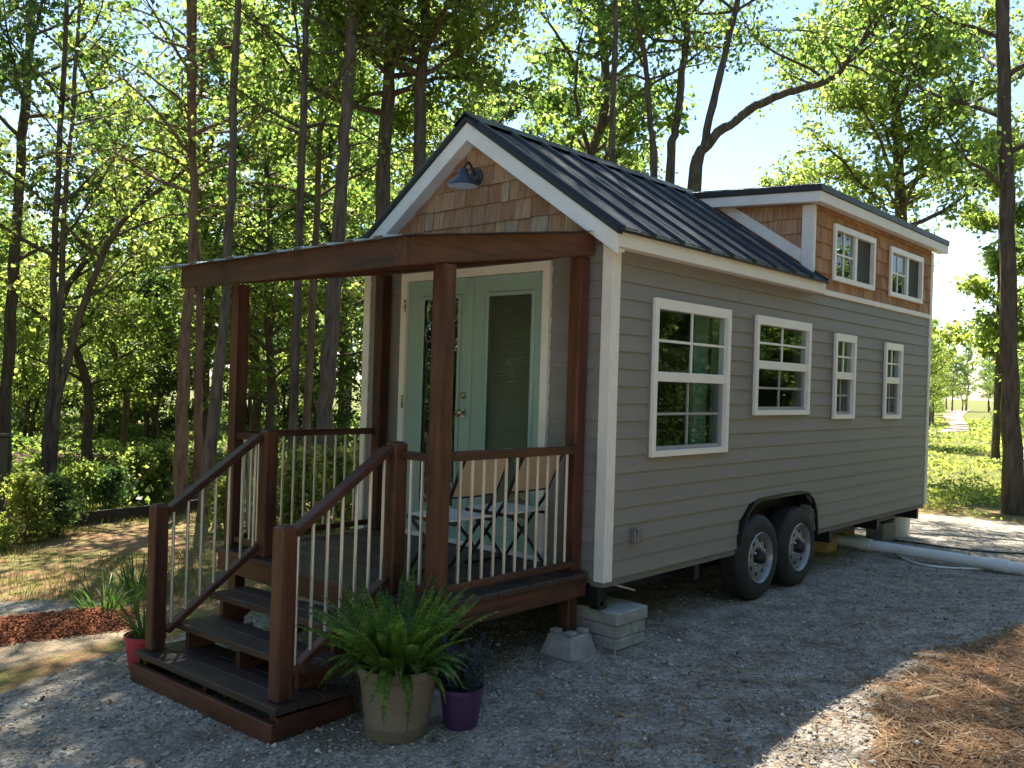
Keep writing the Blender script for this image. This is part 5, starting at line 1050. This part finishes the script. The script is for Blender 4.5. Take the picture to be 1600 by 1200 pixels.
# red clay heap: lumpy ridge with clods
A, B = G(-90, 1000), G(212, 968); ax = (B - A)[:2]; Ln = float(np.hypot(*ax)); ax = ax / Ln; nr = np.array([-ax[1], ax[0]])
nu, nv = 150, 44; U, Vv = np.meshgrid(np.linspace(0, 1, nu), np.linspace(-1, 1, nv), indexing='ij'); hh = (1 - Vv ** 2) * np.clip(np.minimum(U * 8, (1 - U) * 5), 0, 1)
nz = sum(a * np.sin(f * U * 23 + f * 1.9 * Vv + p) * np.cos(f * 3.3 * Vv - f * 7 * U + 2 * p) for a, f, p in ((0.5, 1, 0.3), (0.35, 2.3, 1.1), (0.3, 4.1, 2.7), (0.3, 7.7, 0.9))) + rg.normal(size=U.shape) * 0.28
XX = A[0] + ax[0] * U * Ln + nr[0] * Vv * 0.30; YY = A[1] + ax[1] * U * Ln + nr[1] * Vv * 0.30; ZZ = zg(XX, YY) - 0.012 + hh * (0.085 + 0.042 * nz)
ii = np.arange(nu * nv).reshape(nu, nv); Qh = np.stack([ii[:-1, :-1], ii[1:, :-1], ii[1:, 1:], ii[:-1, 1:]], -1).reshape(-1, 4); Vh = np.stack([XX, YY, ZZ], -1).reshape(-1, 3)
n = 2600; u = rg.random(n); v = rg.uniform(-1.1, 1.1, n); cx_ = A[0] + ax[0] * u * Ln + nr[0] * v * 0.30; cy_ = A[1] + ax[1] * u * Ln + nr[1] * v * 0.30; cz_ = zg(cx_, cy_) + 0.10 * np.clip(1 - v ** 2, 0, 1) * np.clip(np.minimum(u * 8, (1 - u) * 5), 0, 1); S = rg.uniform(0.005, 0.017, n)
Vc = octv[None] * (1 + rg.uniform(-0.45, 0.45, (n, 6, 1))) * S[:, None, None] + np.stack([cx_, cy_, cz_], -1)[:, None, :]
Fh = np.concatenate([np.concatenate([Qh[:, [0, 1, 2]], Qh[:, [0, 2, 3]]]), (octf[None] + (np.arange(n) * 6)[:, None, None]).reshape(-1, 3) + len(Vh)])
CLAYM = surf('red_clay', (0.17, 0.058, 0.028), (0.33, 0.130, 0.066), nscale=26, rough=0.95, bump=0.6, bdist=0.01, spec=0.15)
stuff('red_clay_heap', fast_mesh('red_clay_heap', np.concatenate([Vh, Vc.reshape(-1, 3)]), Fh), CLAYM, 'lumpy ridge of red clay left of the steps')
# low black strip standing beside the pale path
ep = [G(*q) for q in ((70, 826), (120, 822), (200, 813), (260, 806), (310, 799), (345, 797), (372, 790))]; mb = MB()
for p, q in zip(ep[:-1], ep[1:]): mb.bar((p[0], p[1], p[2] + 0.07), (q[0], q[1], q[2] + 0.07), 0.03, 0.17)
tag(add('low_black_strip', mb, PLASTIC_BLK, None), 'low black strip between the lawn and the pale path', 'edging')
# grey utility box cut by the left edge of the picture
b0 = G(-14, 826); tdir = Vector((-RT[0], -RT[1], 0)).normalized(); fdir = Vector((FW[0], FW[1], 0)).normalized(); hb = 144 / F_PX * float(np.dot(b0 - CP, FW))
ub = thing('utility_box', tuple(b0), 'dark grey metal utility box standing beside the leafy bush', 'utility box')
c0 = Vector(b0); q = [c0, c0 + tdir * 0.55, c0 + tdir * 0.55 + fdir * 0.30, c0 + fdir * 0.30]
add('cabinet', MB().quadbox([p - Vector((0, 0, 0.05)) for p in q] + [p + Vector((0, 0, hb - 0.02)) for p in q]), CABINET, ub, bevel=0.01)
q2 = [c0 - tdir * 0.02 - fdir * 0.02, c0 + tdir * 0.57 - fdir * 0.02, c0 + tdir * 0.57 + fdir * 0.32, c0 - tdir * 0.02 + fdir * 0.32]
add('lid', MB().quadbox([p + Vector((0, 0, hb - 0.0195)) for p in q2] + [p + Vector((0, 0, hb + 0.02)) for p in q2]), CABINET, ub, bevel=0.008)
print('leaves', NLEAF[0])
